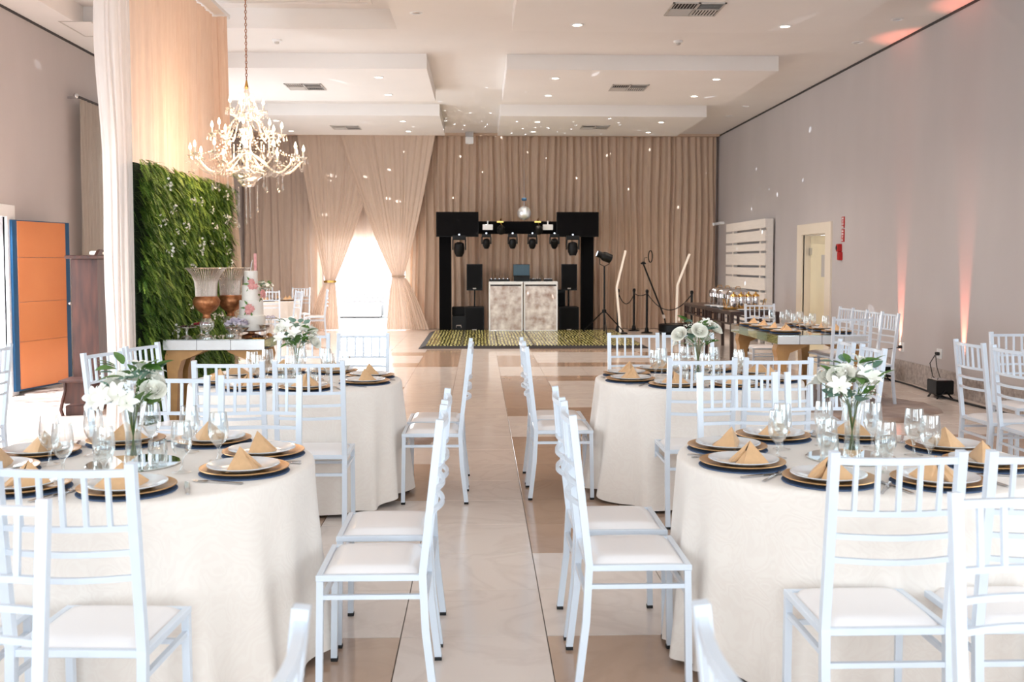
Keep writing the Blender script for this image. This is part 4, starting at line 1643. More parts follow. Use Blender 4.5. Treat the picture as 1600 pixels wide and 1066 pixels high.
def crystal_urn(x, y, lab):
    t = thing('crystal_urn', lab, 'urn', (x, y, ZS), group='crystal urns on the sweets table')
    MB().lathe([(0.001, 0), (0.055, 0.0), (0.055, 0.012), (0.022, 0.03), (0.018, 0.05), (0.022, 0.065)], 24, cap=False).obj('foot', M['crystal'], t, smooth=True, angle=50)
    MB().lathe([(0.022, 0.065), (0.055, 0.085), (0.068, 0.12), (0.062, 0.155), (0.04, 0.185), (0.03, 0.19)], 24, cap=False, lobes=12, la=0.04).obj('glass_globe', M['crystal'], t, smooth=True)
    MB().lathe([(0.03, 0.185), (0.042, 0.19), (0.032, 0.21), (0.036, 0.225), (0.085, 0.26), (0.118, 0.31), (0.123, 0.345), (0.108, 0.375), (0.096, 0.385), (0.001, 0.385)], 32, cap=False, lobes=8, la=0.02).obj('copper_bowl', M['bronze'], t, smooth=True, angle=60)
    bk = MB()
    prof = [(0.092, 0.385), (0.094, 0.45), (0.102, 0.52), (0.125, 0.58), (0.165, 0.63), (0.185, 0.64)]
    for i in range(44):
        a = 2 * PI * i / 44
        bk.path([(r_ * math.cos(a), r_ * math.sin(a), z) for r_, z in prof], 0.0055, n=4)
    bk.obj('crystal_basket', M['silver'], t)
    beads = MB()
    for k in range(11):
        z = 0.395 + 0.021 * k
        rr = 0.092 + max(0, (z - 0.45)) * 0.12 + max(0, z - 0.54) * 0.45
        for i in range(32):
            a = 2 * PI * i / 32
            beads.ball((rr * math.cos(a), rr * math.sin(a), z), 0.0052, 4, 3)
    beads.obj('crystal_bead', M['crystal'], t, kind='stuff')
    MB().lathe([(0.183, 0.636), (0.19, 0.64), (0.183, 0.645), (0.178, 0.64), (0.183, 0.636)], 48, cap=False).obj('rim', M['crystal'], t)
    return t


crystal_urn(-2.49, 9.40, 'copper and crystal urn at the left of the sweets table')
crystal_urn(-2.36, 9.76, 'copper and crystal urn behind the tiered cake')


def stand(x, y, r_, h, lab, top=None, cat='cake stand'):
    t = thing('cake_stand', lab, cat, (x, y, ZS), group='glass stands on the sweets table')
    MB().lathe([(0.001, 0), (r_ * 0.6, 0), (r_ * 0.55, 0.008), (0.012, 0.03), (0.010, h * 0.6), (0.02, h - 0.012), (r_ * 0.5, h - 0.008)], 24, cap=False).obj('pedestal', M['crystal'], t, smooth=True, angle=50)
    MB().lathe([(0.001, h - 0.008), (r_, h - 0.004), (r_ * 1.04, h + 0.008), (r_ * 0.98, h + 0.004), (0.001, h)], 32, cap=False, lobes=16, la=0.02).obj('plate', M['crystal'], t, smooth=True, angle=50)
    return t


def heap(name, x, y, z, R_, n, sz, mat, lab, cat, seed=1, boxy=False, h=0.04):
    r = random.Random(seed)
    mb = MB()
    for i in range(n):
        a, q = r.uniform(0, 6.28), R_ * math.sqrt(r.random())
        c = (x + q * math.cos(a), y + q * math.sin(a), z + sz * 0.6 + h * (1 - q / R_) * r.random())
        if boxy:
            m_ = Matrix.Translation(c) @ Matrix.Rotation(r.uniform(0, 3), 4, 'Z')
            mb.box(-sz, sz, -sz * 0.8, sz * 0.8, -sz * 0.6, sz * 0.6, sz * 0.15, mat=m_)
        else:
            mb.ball(c, sz, 8, 5)
    o = mb.obj(name, mat, smooth=not boxy, kind='stuff')
    return tag(o, lab, cat)


stand(-2.68, 9.42, 0.085, 0.10, 'low glass cake stand at the left end of the sweets table')
heap('chocolate_truffles', -2.68, 9.42, ZS + 0.102, 0.06, 16, 0.011, M['choc'], 'small chocolates on the left glass stand', 'sweets', 2, h=0.0)
stand(-2.60, 9.62, 0.09, 0.11, 'glass cake stand holding red berries behind the left urn')
heap('red_berries', -2.60, 9.62, ZS + 0.112, 0.065, 30, 0.012, M['berry'], 'red berries on the rear left glass stand', 'sweets', 3, h=0.02)
# glass bowl with ruffled lilac petals
bw = thing('glass_bowl', 'wide glass bowl heaped with lilac sweets before the cake', 'bowl', (-2.22, 9.41, ZS), group='glass bowls on the sweets table')
MB().lathe([(0.001, 0), (0.05, 0), (0.045, 0.01), (0.015, 0.03), (0.02, 0.045), (0.075, 0.06), (0.108, 0.10), (0.104, 0.10), (0.07, 0.066), (0.001, 0.055)], 32, cap=False, lobes=14, la=0.03).obj('bowl', M['crystal'], bw, smooth=True, angle=50)
rf = MB()
r = random.Random(8)
for i in range(80):
    a, q = r.uniform(0, 6.28), 0.096 * math.sqrt(r.random())
    base = Vector((-2.22 + q * math.cos(a), 9.41 + q * math.sin(a), ZS + 0.08 + 0.085 * (1 - (q / 0.125) ** 2)))
    a2 = r.uniform(0, 6.28)
    k = r.uniform(0.8, 1.3)

    def f(u, v):
        t = a2 + (u - 0.5) * 4
        rr = 0.006 + 0.022 * v * k
        return base + Vector((rr * math.cos(t), rr * math.sin(t), 0.018 * v * k + 0.005 * math.sin(u * 14) * v))
    rf.grid(10, 2, f)
tag(rf.obj('lilac_petals', M['lilac'], smooth=True, kind='stuff'), 'ruffled lilac sweets heaped in the wide glass bowl', 'sweets')
# cake
st2 = thing('cake_stand', 'round stand lifting the tiered cake', 'cake stand', (-2.14, 9.645, ZS), group='glass stands on the sweets table')
MB().lathe([(0.001, 0), (0.09, 0), (0.085, 0.012), (0.03, 0.03), (0.03, 0.04), (0.13, 0.05), (0.14, 0.06), (0.001, 0.06)], 32, cap=False).obj('pedestal', M['bronze'], st2, smooth=True, angle=40)
ck = thing('tiered_cake', 'white four-tier wedding cake with pink sugar flowers', 'cake', (-2.14, 9.645, ZS + 0.0605))
zc_ = 0.0
for (rr, hh) in ((0.128, 0.14), (0.110, 0.14), (0.085, 0.14), (0.062, 0.135)):
    MB().lathe([(0.001, zc_), (rr, zc_), (rr, zc_ + hh - 0.006), (rr - 0.006, zc_ + hh), (0.001, zc_ + hh)], 40, cap=False).obj('tier', M['frost'], ck, smooth=True, angle=40)
    zc_ += hh
CAKE_H = zc_
for (a, rr, z, s_) in ((-82, 0.110, 0.21, 1.0), (-66, 0.066, 0.43, 0.9), (-12, 0.10, 0.33, 0.9)):
    cl = MB()
    r = random.Random(int(z * 1000))
    aa = math.radians(a)
    o_ = Vector((rr * math.cos(aa), rr * math.sin(aa), z))
    tn = Vector((-math.sin(aa), math.cos(aa), 0))
    nn = Vector((math.cos(aa), math.sin(aa), 0))
    for k in range(5):
        c = o_ + tn * r.uniform(-0.03, 0.03) * s_ + Vector((0, 0, r.uniform(-0.035, 0.035) * s_)) + nn * 0.012
        for ring in (0.022, 0.014, 0.007):
            for q in range(6):
                t = 2 * PI * q / 6 + ring * 90
                cl.ball(c + tn * math.cos(t) * ring + Vector((0, 0, math.sin(t) * ring)) + nn * (0.012 - ring * 0.3), 0.009, 6, 4)
    so = cl.obj('sugar_flower', M['pinkf'], ck, smooth=True, kind='stuff')
    lv = MB()
    for k in range(4):
        t = 2.2 + k * 0.9
        d_ = tn * math.cos(t) + Vector((0, 0, math.sin(t)))
        q_ = nn.cross(d_)
        b_ = o_ + nn * 0.006 + d_ * 0.03
        lv.add([b_, b_ + d_ * 0.03 + q_ * 0.010, b_ + d_ * 0.06, b_ + d_ * 0.03 - q_ * 0.010], [(0, 1, 2, 3)])
    lv.obj('sugar_leaf', M['leaf'], ck)
cd = thing('cake_topper', 'slim tapering silver and rose topper on the cake', 'topper', (-2.14, 9.645, ZS + 0.0605 + CAKE_H))
MB().path([(0.0, 0, 0), (0.004, 0, 0.05), (0.018, 0, 0.10)], 0.012, n=6, taper=lambda t: 1 - 0.7 * t).obj('taper', M['crystal'], cd)
MB().box(0.03, 0.055, -0.002, 0.002, 0.0, 0.16).obj('card', M['pinkf'], cd)
# remaining sweets at the right end
stand(-1.995, 9.78, 0.065, 0.16, 'taller glass stand with lilac sweets at the right end of the sweets table')
heap('lilac_sweets', -1.995, 9.78, ZS + 0.162, 0.045, 18, 0.013, M['lilac'], 'lilac sugared sweets on the taller glass stand', 'sweets', 5, h=0.03)
tr_ = put('sweets_tray', MB().lathe([(0.001, 0), (0.07, 0), (0.078, 0.01), (0.07, 0.006), (0.001, 0.006)], 28, cap=False).mesh('sweets_tray', M['brass'], True, 40), (-2.03, 9.385, ZS), 0, 'gold tray of chocolates at the front of the sweets table', 'tray', None)
heap('chocolates', -2.03, 9.385, ZS + 0.008, 0.05, 22, 0.011, M['choc'], 'dark chocolates on the front gold tray', 'sweets', 6, h=0.015)
heap('wafers', -1.985, 9.655, ZS, 0.03, 8, 0.014, M['caramel'], 'caramel wafers at the right end of the sweets table', 'sweets', 7, True, 0.02)
put('glass_bowl', MB().lathe([(0.001, 0), (0.03, 0), (0.012, 0.02), (0.012, 0.06), (0.05, 0.08), (0.07, 0.12), (0.066, 0.12), (0.045, 0.085), (0.001, 0.075)], 24, cap=False).mesh('glass_bowl', M['crystal'], True, 50), (-1.99, 9.53, ZS), 0,
    'footed glass compote at the right end of the sweets table', 'bowl', 'glass bowls on the sweets table')
heap('brownies', -1.99, 9.53, ZS + 0.085, 0.04, 10, 0.014, M['choc'], 'brownies in the footed glass compote', 'sweets', 9, True, 0.03)


# ------------------------------------------------------------------ chandelier
CX, CY = -2.325, 10.4
cz = 2.30
chd = thing('chandelier', 'large crystal chandelier with three tiers of candle lamps', 'chandelier', (CX, CY, 0.03))
CR = M['crystal']
# central column
col = MB().lathe([(0.001, 2.36), (0.03, 2.37), (0.05, 2.42), (0.03, 2.47), (0.055, 2.53), (0.075, 2.58), (0.04, 2.63), (0.03, 2.70), (0.055, 2.76), (0.06, 2.80), (0.03, 2.85), (0.025, 2.95),
                  (0.045, 3.0), (0.03, 3.06), (0.02, 3.12), (0.02, 3.22), (0.001, 3.24)], 16, cap=False).obj('column', CR, chd, smooth=True)
bowl = MB().lathe([(0.12, 2.47), (0.15, 2.44), (0.155, 2.42), (0.14, 2.37), (0.11, 2.35), (0.10, 2.34)], 32, cap=False, lobes=16, la=0.03).obj('beaded_bowl', CR, chd, smooth=True)
MB().lathe([(0.09, 2.345), (0.085, 2.31), (0.06, 2.275), (0.001, 2.265)], 24, cap=False, lobes=12, la=0.03).obj('lower_bowl', CR, chd, smooth=True)
MB().lathe([(0.085, 3.10), (0.082, 3.14), (0.065, 3.175), (0.03, 3.20), (0.02, 3.23), (0.03, 3.25), (0.001, 3.27)], 20, cap=False).obj('glass_bell', CR, chd, smooth=True)
MB().lathe([(0.012, 3.24), (0.02, 3.26), (0.012, 3.30), (0.006, 3.33)], 10).obj('finial', M['brass'], chd, smooth=True)
arm_src = {}


def arm(R_, za, zc, a, idx):
    """curved crystal arm from the column to a candle cup, with its candle and prisms"""
    c, s_ = math.cos(a), math.sin(a)
    key = (R_, za)
    if key not in arm_src:
        pts = []
        for i in range(17):
            t = i / 16
            rr = 0.03 + (R_ - 0.03) * t
            if R_ > 0.5:
                z = za + (zc - za) * t - 0.17 * math.sin(PI * t ** 1.4) ** 1.1
            elif R_ > 0.3:
                z = za + (zc - za) * t + 0.05 * math.sin(PI * min(1, t * 2)) - 0.10 * math.sin(PI * max(0, t * 1.6 - 0.6)) ** 1.0
            else:
                z = za + (zc - za) * t - 0.06 * math.sin(PI * t)
            pts.append((rr, 0, z))
        arm_m = MB().path(pts, 0.018, n=6).mesh('arm', CR, True)
        cup = MB().lathe([(0.006, zc - 0.01), (0.03, zc), (0.045, zc + 0.018), (0.042, zc + 0.02), (0.012, zc + 0.006), (0.010, zc + 0.03)], 14, (R_, 0, 0), cap=False, lobes=7, la=0.06).mesh('candle_cup', CR, True)
        cnd = MB().lathe([(0.009, zc + 0.01), (0.009, zc + 0.075), (0.001, zc + 0.077)], 8, (R_, 0, 0)).mesh('candle', M['frost'], True, 40)
        blb = MB().lathe([(0.006, zc + 0.075), (0.014, zc + 0.09), (0.015, zc + 0.10), (0.008, zc + 0.125), (0.001, zc + 0.142)], 10, (R_, 0, 0), cap=False).mesh('bulb', M['bulb'], True)
        pr = MB()
        for q in range(5):
            t = 2 * PI * q / 5
            px, py = R_ + 0.043 * math.cos(t), 0.043 * math.sin(t)
            pr.ball((px, py, zc - 0.005), 0.006, 5, 3)
            pr.lathe([(0.001, -0.06), (0.010, -0.045), (0.006, -0.02), (0.001, -0.01)], 5, (px, py, zc), cap=False)
        pr_m = pr.mesh('prism', CR, False)
        dr = MB()
        if R_ > 0.3:
            for q in range(4):
                dr.ball((R_ * 0.62, 0, zc - (0.17 if R_ > 0.5 else 0.08) - 0.02 * q), 0.007, 5, 3)
            dr.lathe([(0.001, -0.085), (0.016, -0.06), (0.010, -0.02), (0.001, 0.0)], 6, (R_ * 0.62, 0, zc - (0.245 if R_ > 0.5 else 0.155)), cap=False)
        arm_src[key] = (arm_m, cup, cnd, blb, pr_m, dr.mesh('drop', CR, False) if R_ > 0.3 else None)
    ms_ = arm_src[key]
    ao = None
    for n_, me in zip(('arm', 'candle_cup', 'candle', 'bulb', 'prism', 'drop'), ms_):
        if me is None:
            continue
        o = bpy.data.objects.new(n_, me)
        sc.collection.objects.link(o)
        o.parent = chd if ao is None else ao
        if ao is None:
            ao = o
            o.rotation_euler = (0, 0, a)
        if n_ in ('prism', 'drop'):
            o['kind'] = 'stuff'


for k in range(12):
    arm(0.55, 2.60, 2.555, 2 * PI * (k + 0.3) / 12, k)
for k in range(8):
    arm(0.34, 2.93, 2.78, 2 * PI * (k + 0.15) / 8, k)
for k in range(4):
    arm(0.17, 3.00, 3.02, 2 * PI * (k + 0.35) / 4, k)
# strands of beads from the bell to the tiers
bd = MB()
for k in range(12):
    a = 2 * PI * k / 12
    for (r0, z0_, r1, z1_) in ((0.08, 3.12, 0.16, 2.99), (0.10, 2.97, 0.32, 2.80), (0.16, 2.80, 0.50, 2.56), (0.33, 2.72, 0.14, 2.47), (0.5, 2.5, 0.15, 2.40)):
        for q in range(13):
            t = q / 12
            rr = r0 + (r1 - r0) * t
            z = z0_ + (z1_ - z0_) * t - 0.05 * math.sin(PI * t)
            bd.ball((rr * math.cos(a), rr * math.sin(a), z), 0.0075, 4, 3)
for k in range(12):
    a0, a1 = 2 * PI * (k + 0.3) / 12, 2 * PI * (k + 1.3) / 12
    for q in range(15):
        t = q / 14
        a = a0 + (a1 - a0) * t
        bd.ball((0.55 * math.cos(a), 0.55 * math.sin(a), 2.56 - 0.12 * math.sin(PI * t)), 0.008, 4, 3)
        bd.ball((0.36 * math.cos(a), 0.36 * math.sin(a), 2.46 - 0.07 * math.sin(PI * t)), 0.008, 4, 3)
for rr, z in ((0.155, 2.43), (0.15, 2.40), (0.145, 2.46), (0.092, 2.33)):
    for k in range(40):
        a = 2 * PI * k / 40
        bd.ball((rr * math.cos(a), rr * math.sin(a), z), 0.008, 4, 3)
bd.obj('bead_strand', CR, chd, kind='stuff')
pn = MB()
for (x, y, zb) in ((-0.09, 0, 2.06), (0.09, 0.02, 2.06), (0.0, -0.08, 1.94), (0.0, 0.09, 2.0)):
    n = int((2.28 - zb) / 0.016)
    for q in range(n):
        pn.ball((x, y, 2.28 - q * 0.016), 0.0065, 5, 3)
    pn.lathe([(0.001, -0.05), (0.016, -0.03), (0.008, 0.0), (0.001, 0.01)], 6, (x, y, zb), cap=False)
pn.obj('pendant_strand', CR, chd, kind='stuff')
chn = MB()
z = 3.33
k = 0
while z < RZ - 0.05:
    pts = []
    for i in range(8):
        t = 2 * PI * i / 8
        pts.append(((0.009 * math.cos(t) if k % 2 else 0), (0 if k % 2 else 0.009 * math.cos(t)), z + 0.019 + 0.019 * math.sin(t)))
    chn.path(pts, 0.005, n=4, closed=True, up=(0.3, 0.4, 0.2))
    z += 0.031
    k += 1
chn.obj('chain', M['bronze'], chd)
MB().lathe([(0.06, RZ - 0.065), (0.07, RZ - 0.031)], 20).obj('ceiling_rose', M['brass'], chd)
for (dx, dy, z, e) in ((-0.12, 0.12, 2.74, 13), (0.22, 0.1, 2.75, 10), (0.0, -0.24, 2.72, 9), (0, 0.1, 3.13, 5)):
    lamp('chandelier_light', 'POINT', (CX + dx, CY + dy, z), e, (1.0, 0.68, 0.42), shadow_soft_size=0.09)

# ------------------------------------------------------------------ ceiling fittings
def downlight(x, y, z, lit, lab, e=16):
    t = thing('downlight', lab, 'ceiling lamp', (x, y, z), group='recessed downlights')
    MB().lathe([(0.050, 0.0), (0.075, 0.0), (0.078, -0.005), (0.056, -0.009), (0.050, 0.0)], 28, cap=False).obj('trim_ring', M['plastic'], t, smooth=True, angle=40)
    MB().lathe([(0.001, -0.004), (0.052, -0.002)], 24, cap=False).obj('lens', M['down'] if lit else M['steel'], t)
    if lit:
        lamp('downlight_beam', 'SPOT', (x, y, z - 0.03), e, (1.0, 0.88, 0.77), (0, 0, -1), spot_size=math.radians(125), spot_blend=0.9, shadow_soft_size=0.06)


rows = [('front', 11.76, (1.11, 3.49)), ('middle', 15.16, (1.11, 3.49, -1.47)), ('middle', 16.72, (1.11, 3.49, -1.47)), ('far', 19.84, (1.11, 3.5, -1.47)), ('far', 21.36, (1.11, 3.5, -1.47, -3.88)),
        ('middle', 15.161, (-3.88,)), ('middle', 16.721, (-3.88,)), ('far', 19.841, (-3.88,)), ('front', 10.0, (1.11, 3.49))]
for (nm, y, xs) in rows:
    for x in xs:
        side = 'right' if x > 0 else 'left'
        col_ = {1.11: 'aisle-side', 3.49: 'wall-side', 3.5: 'wall-side', -1.47: 'aisle-side', -3.88: 'wall-side'}[x]
        row = 'nearer' if y in (10.0, 15.16, 15.161, 19.84, 19.841) else 'farther'
        downlight(x, y, ZP, True, 'lit downlight, %s %s ceiling panel, %s, %s row' % (nm, side, col_, row), 78)
for (x, y, lab) in ((-0.74, 12.14, 'unlit downlight beside the ceiling recess'), (5.0, 12.28, 'unlit downlight near the right wall, nearest of four'), (5.0, 13.57, 'unlit downlight near the right wall, second of four'),
                    (4.97, 19.15, 'unlit downlight near the right wall, third of four'), (4.97, 20.41, 'unlit downlight near the right wall, farthest of four')):
    downlight(x, y, ZC, False, lab)


def vent(x, y, s_, lab):
    t = thing('ceiling_vent', lab, 'vent', (x, y, ZP), group='square air vents in the ceiling')
    fr = MB()
    h = s_ / 2
    for (a, b, c, d_) in ((-h, h, -h, -h + 0.02), (-h, h, h - 0.02, h), (-h, -h + 0.02, -h, h), (h - 0.02, h, -h, h), (-0.012, 0.012, -h, h), (-h, h, -0.012, 0.012)):
        fr.box(a, b, c, d_, -0.012, -0.0005)
    fr.obj('frame', M['grey'], t)
    MB().box(-h + 0.01, h - 0.01, -h + 0.01, h - 0.01, -0.002, -0.0004).obj('backing', M['dark'], t)
    for qx, qy, al_ in ((-1, -1, 1), (1, 1, 1), (-1, 1, 0), (1, -1, 0)):
        for i in range(7):
            o_ = 0.02 + (h - 0.045) * (i + 0.5) / 7
            tl = math.radians(40)
            cxm, cym = qx * h / 2, qy * h / 2
            L_ = h / 2 - 0.022
            mb = MB()
            if al_:
                mb.bar((qx * o_, cym - L_, -0.008), (qx * o_, cym + L_, -0.008), 0.014, 0.002, up=(0.6 * qx, 0, 1))
            else:
                mb.bar((cxm - L_, qy * o_, -0.008), (cxm + L_, qy * o_, -0.008), 0.014, 0.002, up=(0, 0.6 * qy, 1))
            mb.obj('slat', M['grey'], t)


vent(2.29, 11.0, 0.56, 'large four-part air vent in the front right ceiling panel')
vent(2.30, 15.93, 0.56, 'square air vent in the middle right ceiling panel')
vent(2.30, 20.6, 0.56, 'square air vent in the far right ceiling panel')
vent(-2.68, 16.0, 0.56, 'square air vent in the middle left ceiling panel')
vent(-2.68, 20.8, 0.56, 'square air vent in the far left ceiling panel')
for (x, y, lab) in ((-2.65, 13.65, 'round smoke detector on the ceiling right of the chandelier chain'), (2.61, 13.56, 'round smoke detector between the right ceiling panels')):
    t = thing('smoke_detector', lab, 'smoke detector', (x, y, ZC), group='smoke detectors')
    MB().lathe([(0.062, 0), (0.062, -0.02), (0.05, -0.028)], 20).obj('base', M['plastic'], t, smooth=True, angle=40)
    MB().lathe([(0.032, -0.028), (0.030, -0.05), (0.02, -0.056)], 16).obj('sensor', M['grey'], t, smooth=True, angle=40)
ht = thing('access_hatch', 'square access hatch in the ceiling near the left wall', 'hatch', (-4.88, 13.1, ZC))
fr = MB()
for (a, b, c, d_) in ((-0.2, 0.2, -0.42, -0.40), (-0.2, 0.2, 0.40, 0.42), (-0.2, -0.18, -0.4, 0.4), (0.18, 0.2, -0.4, 0.4)):
    fr.box(a, b, c, d_, -0.008, -0.0005)
fr.obj('frame', M['grey'], ht)
MB().box(-0.178, 0.178, -0.398, 0.398, -0.004, -0.0005).obj('lid', M['panel'], ht)
wp = thing('wifi_box', 'white electronics box hanging from the ceiling before the curtain', 'device', (-0.23, 23.1, 4.30))
MB().box(-0.09, 0.09, -0.05, 0.05, -0.12, 0.05, 0.02).obj('housing', M['plastic'], wp)
MB().box(-0.09, 0.09, -0.04, 0.04, 0.05, 0.149, 0.0).obj('bracket', M['steel'], wp)

# ------------------------------------------------------------------ sound stage
YD = 22.0
# illuminated dance floor
df = thing('dance_floor', 'low dance floor of gold glitter glass panels with dark frame', 'dance floor', (0, 0, 0))
X0, X1, Y0, Y1 = -0.98, 2.92, 18.25, 22.35
MB().box(X0, X1, Y0, Y1, 0.0005, 0.05).obj('platform', M['dark'], df)
nx, ny = 6, 6
for i in range(nx):
    for j in range(ny):
        a, b = X0 + (X1 - X0) * i / nx, X0 + (X1 - X0) * (i + 1) / nx
        c, e = Y0 + (Y1 - Y0) * j / ny, Y0 + (Y1 - Y0) * (j + 1) / ny
        MB().box(a + 0.01, b - 0.01, c + 0.01, e - 0.01, 0.05, 0.058, 0.002).obj('glass_panel', M['goldfloor'], df)
rp = MB()
rp.add([(X0 - 0.12, Y0 - 0.08, 0.002), (X0, Y0, 0.05), (X0, Y1, 0.05), (X0 - 0.12, Y1, 0.002)], [(0, 1, 2, 3)])
rp.add([(X1 + 0.12, Y0 - 0.08, 0.002), (X1, Y0, 0.05), (X1, Y1, 0.05), (X1 + 0.12, Y1, 0.002)], [(3, 2, 1, 0)])
rp.add([(X0 - 0.12, Y0 - 0.08, 0.002), (X1 + 0.12, Y0 - 0.08, 0.002), (X1, Y0, 0.05), (X0, Y0, 0.05)], [(0, 1, 2, 3)])
rp.obj('edge_ramp', M['dark'], df)
# truss wrapped in black cloth
ts = thing('stage_truss', 'black cloth-wrapped goal-post truss framing the sound desk', 'truss', (0, 0, 0))
MB().box(-0.89, -0.63, 22.42, 22.68, 0, 2.14, 0.01).obj('pillar', M['black'], ts)
MB().box(2.23, 2.49, 22.42, 22.68, 0, 2.14, 0.01).obj('pillar', M['black'], ts)
MB().box(-0.89, 2.49, 22.42, 22.68, 2.16, 2.43, 0.01).obj('crossbeam', M['black'], ts)
for (x0, x1, lab) in ((-0.95, -0.03, 'flat black television on the left end of the stage truss'), (1.67, 2.59, 'flat black television on the right end of the stage truss')):
    tv = thing('television', lab, 'television', ((x0 + x1) / 2, 22.36, 2.36), group='televisions on the truss')
    hw = (x1 - x0) / 2
    MB().box(-hw, hw, -0.025, 0.03, -0.27, 0.27, 0.006).obj('casing', M['blackp'], tv)
    MB().box(-hw + 0.012, hw - 0.012, -0.029, -0.024, -0.255, 0.26).obj('screen', M['screen'], tv)


def moving_head(x, z_top, s_, lab, yaw=0.0, tilt=0.2):
    t = thing('moving_head_light', lab, 'stage light', (x, 22.30, z_top), yaw, 'moving head lights under the truss')
    MB().box(-0.10 * s_, 0.10 * s_, -0.07 * s_, 0.07 * s_, -0.07 * s_, 0.0, 0.01).obj('base', M['blackp'], t)
    MB().box(-0.015, 0.015, -0.02, 0.15, 0.0, 0.03).obj('clamp', M['steel'], t)
    yk = MB()
    for q in (-1, 1):
        yk.box(q * 0.095 * s_ - 0.014, q * 0.095 * s_ + 0.014, -0.04 * s_, 0.04 * s_, -0.22 * s_, -0.06 * s_, 0.006)
    yk.obj('yoke', M['blackp'], t)
    mt_ = Matrix.Translation((0, 0, -0.19 * s_)) @ Matrix.Rotation(tilt, 4, 'X')
    hd = MB().lathe([(0.03 * s_, 0.09 * s_), (0.07 * s_, 0.07 * s_), (0.08 * s_, 0.0), (0.075 * s_, -0.07 * s_), (0.055 * s_, -0.11 * s_), (0.05 * s_, -0.125 * s_)], 18, mat=mt_).obj('head', M['blackp'], t, smooth=True, angle=40)
    MB().lathe([(0.001, -0.1265 * s_), (0.045 * s_, -0.1265 * s_)], 18, cap=False, mat=mt_).obj('lens', M['chrome'], hd)
    return t


for (x, zt_, s_, lab, a) in ((-0.45, 2.12, 1.45, 'large moving head light under the left television', 0.2), (0.14, 2.15, 1.0, 'moving head light under the beam, first from the left', 0.25),
                             (0.71, 2.15, 1.0, 'moving head light under the beam, second from the left', 0.1), (1.14, 2.15, 1.0, 'moving head light under the beam, second from the right', 0.25),
                             (1.62, 2.15, 1.0, 'moving head light under the beam, first from the right', 0.5), (2.02, 2.12, 1.4, 'large moving head light under the right television', -0.1)):
    moving_head(x, zt_, s_, lab, 0, a)
for (x, lab) in ((0.46, 'clamped spotlight hooked on the left part of the beam'), (1.27, 'clamped spotlight hooked on the right part of the beam')):
    t = thing('spotlight', lab, 'stage light', (x, 22.25, 2.22), group='spotlights hooked on the beam')
    MB().path([(0, 0.20, 0.20), (0, 0.17, 0.245), (0.0, 0.06, 0.27), (-0.03, -0.03, 0.22), (0.02, -0.04, 0.1), (0, -0.02, 0.05)], 0.022, n=6).obj('hook', M['brass'], t, smooth=True)
    MB().box(-0.09, 0.05, -0.05, -0.02, 0.17, 0.21, 0.004).obj('bracket', M['brass'], t)
    mt_ = Matrix.Translation((0, -0.02, 0)) @ Matrix.Rotation(0.9, 4, 'X')
    MB().lathe([(0.05, 0.12), (0.085, 0.08), (0.09, -0.03), (0.075, -0.04)], 20, mat=mt_).obj('housing', M['blackp'], t, smooth=True, angle=40)
    MB().lathe([(0.001, -0.041), (0.065, -0.041)], 20, cap=False, mat=mt_).obj('lens', M['chrome'], t)
for (x, lab) in ((0.17, 'small white flood lamp on the left part of the beam'), (1.48, 'small white flood lamp on the right part of the beam')):
    t = thing('flood_lamp', lab, 'stage light', (x, 22.36, 2.30), group='white flood lamps on the beam')
    MB().box(-0.11, 0.11, -0.03, 0.03, -0.06, 0.06, 0.006).obj('housing', M['plastic'], t)
    MB().box(-0.012, 0.012, -0.015, 0.06, 0.06, 0.14).obj('hook', M['plastic'], t)
# mirror ball
mbt = thing('mirror_ball', 'mirrored disco ball hanging from a small motor above the beam', 'mirror ball', (0.93, 21.6, 2.57))
bm = MB()
r_ = 0.145
nlat = 18
for i in range(nlat):
    t0, t1 = PI * i / nlat, PI * (i + 1) / nlat
    tm = (t0 + t1) / 2
    n = max(4, int(2 * nlat * math.sin(tm)))
    for j in range(n):
        a0, a1 = 2 * PI * j / n + 0.01, 2 * PI * (j + 1) / n - 0.01
        p = [(r_ * math.sin(t) * math.cos(a), r_ * math.sin(t) * math.sin(a), r_ * math.cos(t)) for t, a in ((t0 + .006, a0), (t1 - .006, a0), (t1 - .006, a1), (t0 + .006, a1))]
        bm.add(p, [(0, 1, 2, 3)])
bm.obj('mirror_facet', pbr('silver_facet', (236, 240, 244), 0.28, metal=0.8, var=0.08, scale=30), mbt, kind='stuff')
MB().ball((0, 0, 0), r_ - 0.004, 24, 16).obj('core', M['grey'], mbt, smooth=True)
MB().path([(0, 0, r_), (0, 0, 0.26)], 0.008, n=6).obj('rod', M['steel'], mbt)
MB().box(-0.05, 0.05, -0.05, 0.05, 0.26, 0.32, 0.01).obj('motor', pbr('blue_motor', (30, 90, 130), 0.4, var=0.02), mbt)
MB().path([(0, 0, 0.32), (0, 0, ZP - 2.571)], 0.004, n=4).obj('wire', M['steel'], mbt)
gl = lamp('mirror_ball_sparkle', 'POINT', (0.93, 21.36, 2.6), 1300, (0.85, 0.92, 1.0), shadow_soft_size=0.008)
gl.data.use_nodes = True
gt = gl.data.node_tree
gt.nodes.clear()
go = gt.nodes.new('ShaderNodeOutputLight')
ge = gt.nodes.new('ShaderNodeEmission')
gc = gt.nodes.new('ShaderNodeTexCoord')
gv = gt.nodes.new('ShaderNodeTexVoronoi')
gv.inputs['Scale'].default_value = 11.0
gm = gt.nodes.new('ShaderNodeMath')
gm.operation = 'LESS_THAN'
gm.inputs[1].default_value = 0.085
gt.links.new(gc.outputs['Normal'], gv.inputs['Vector'])
gt.links.new(gv.outputs['Distance'], gm.inputs[0])
gt.links.new(gm.outputs[0], ge.inputs['Strength'])
gt.links.new(ge.outputs[0], go.inputs[0])
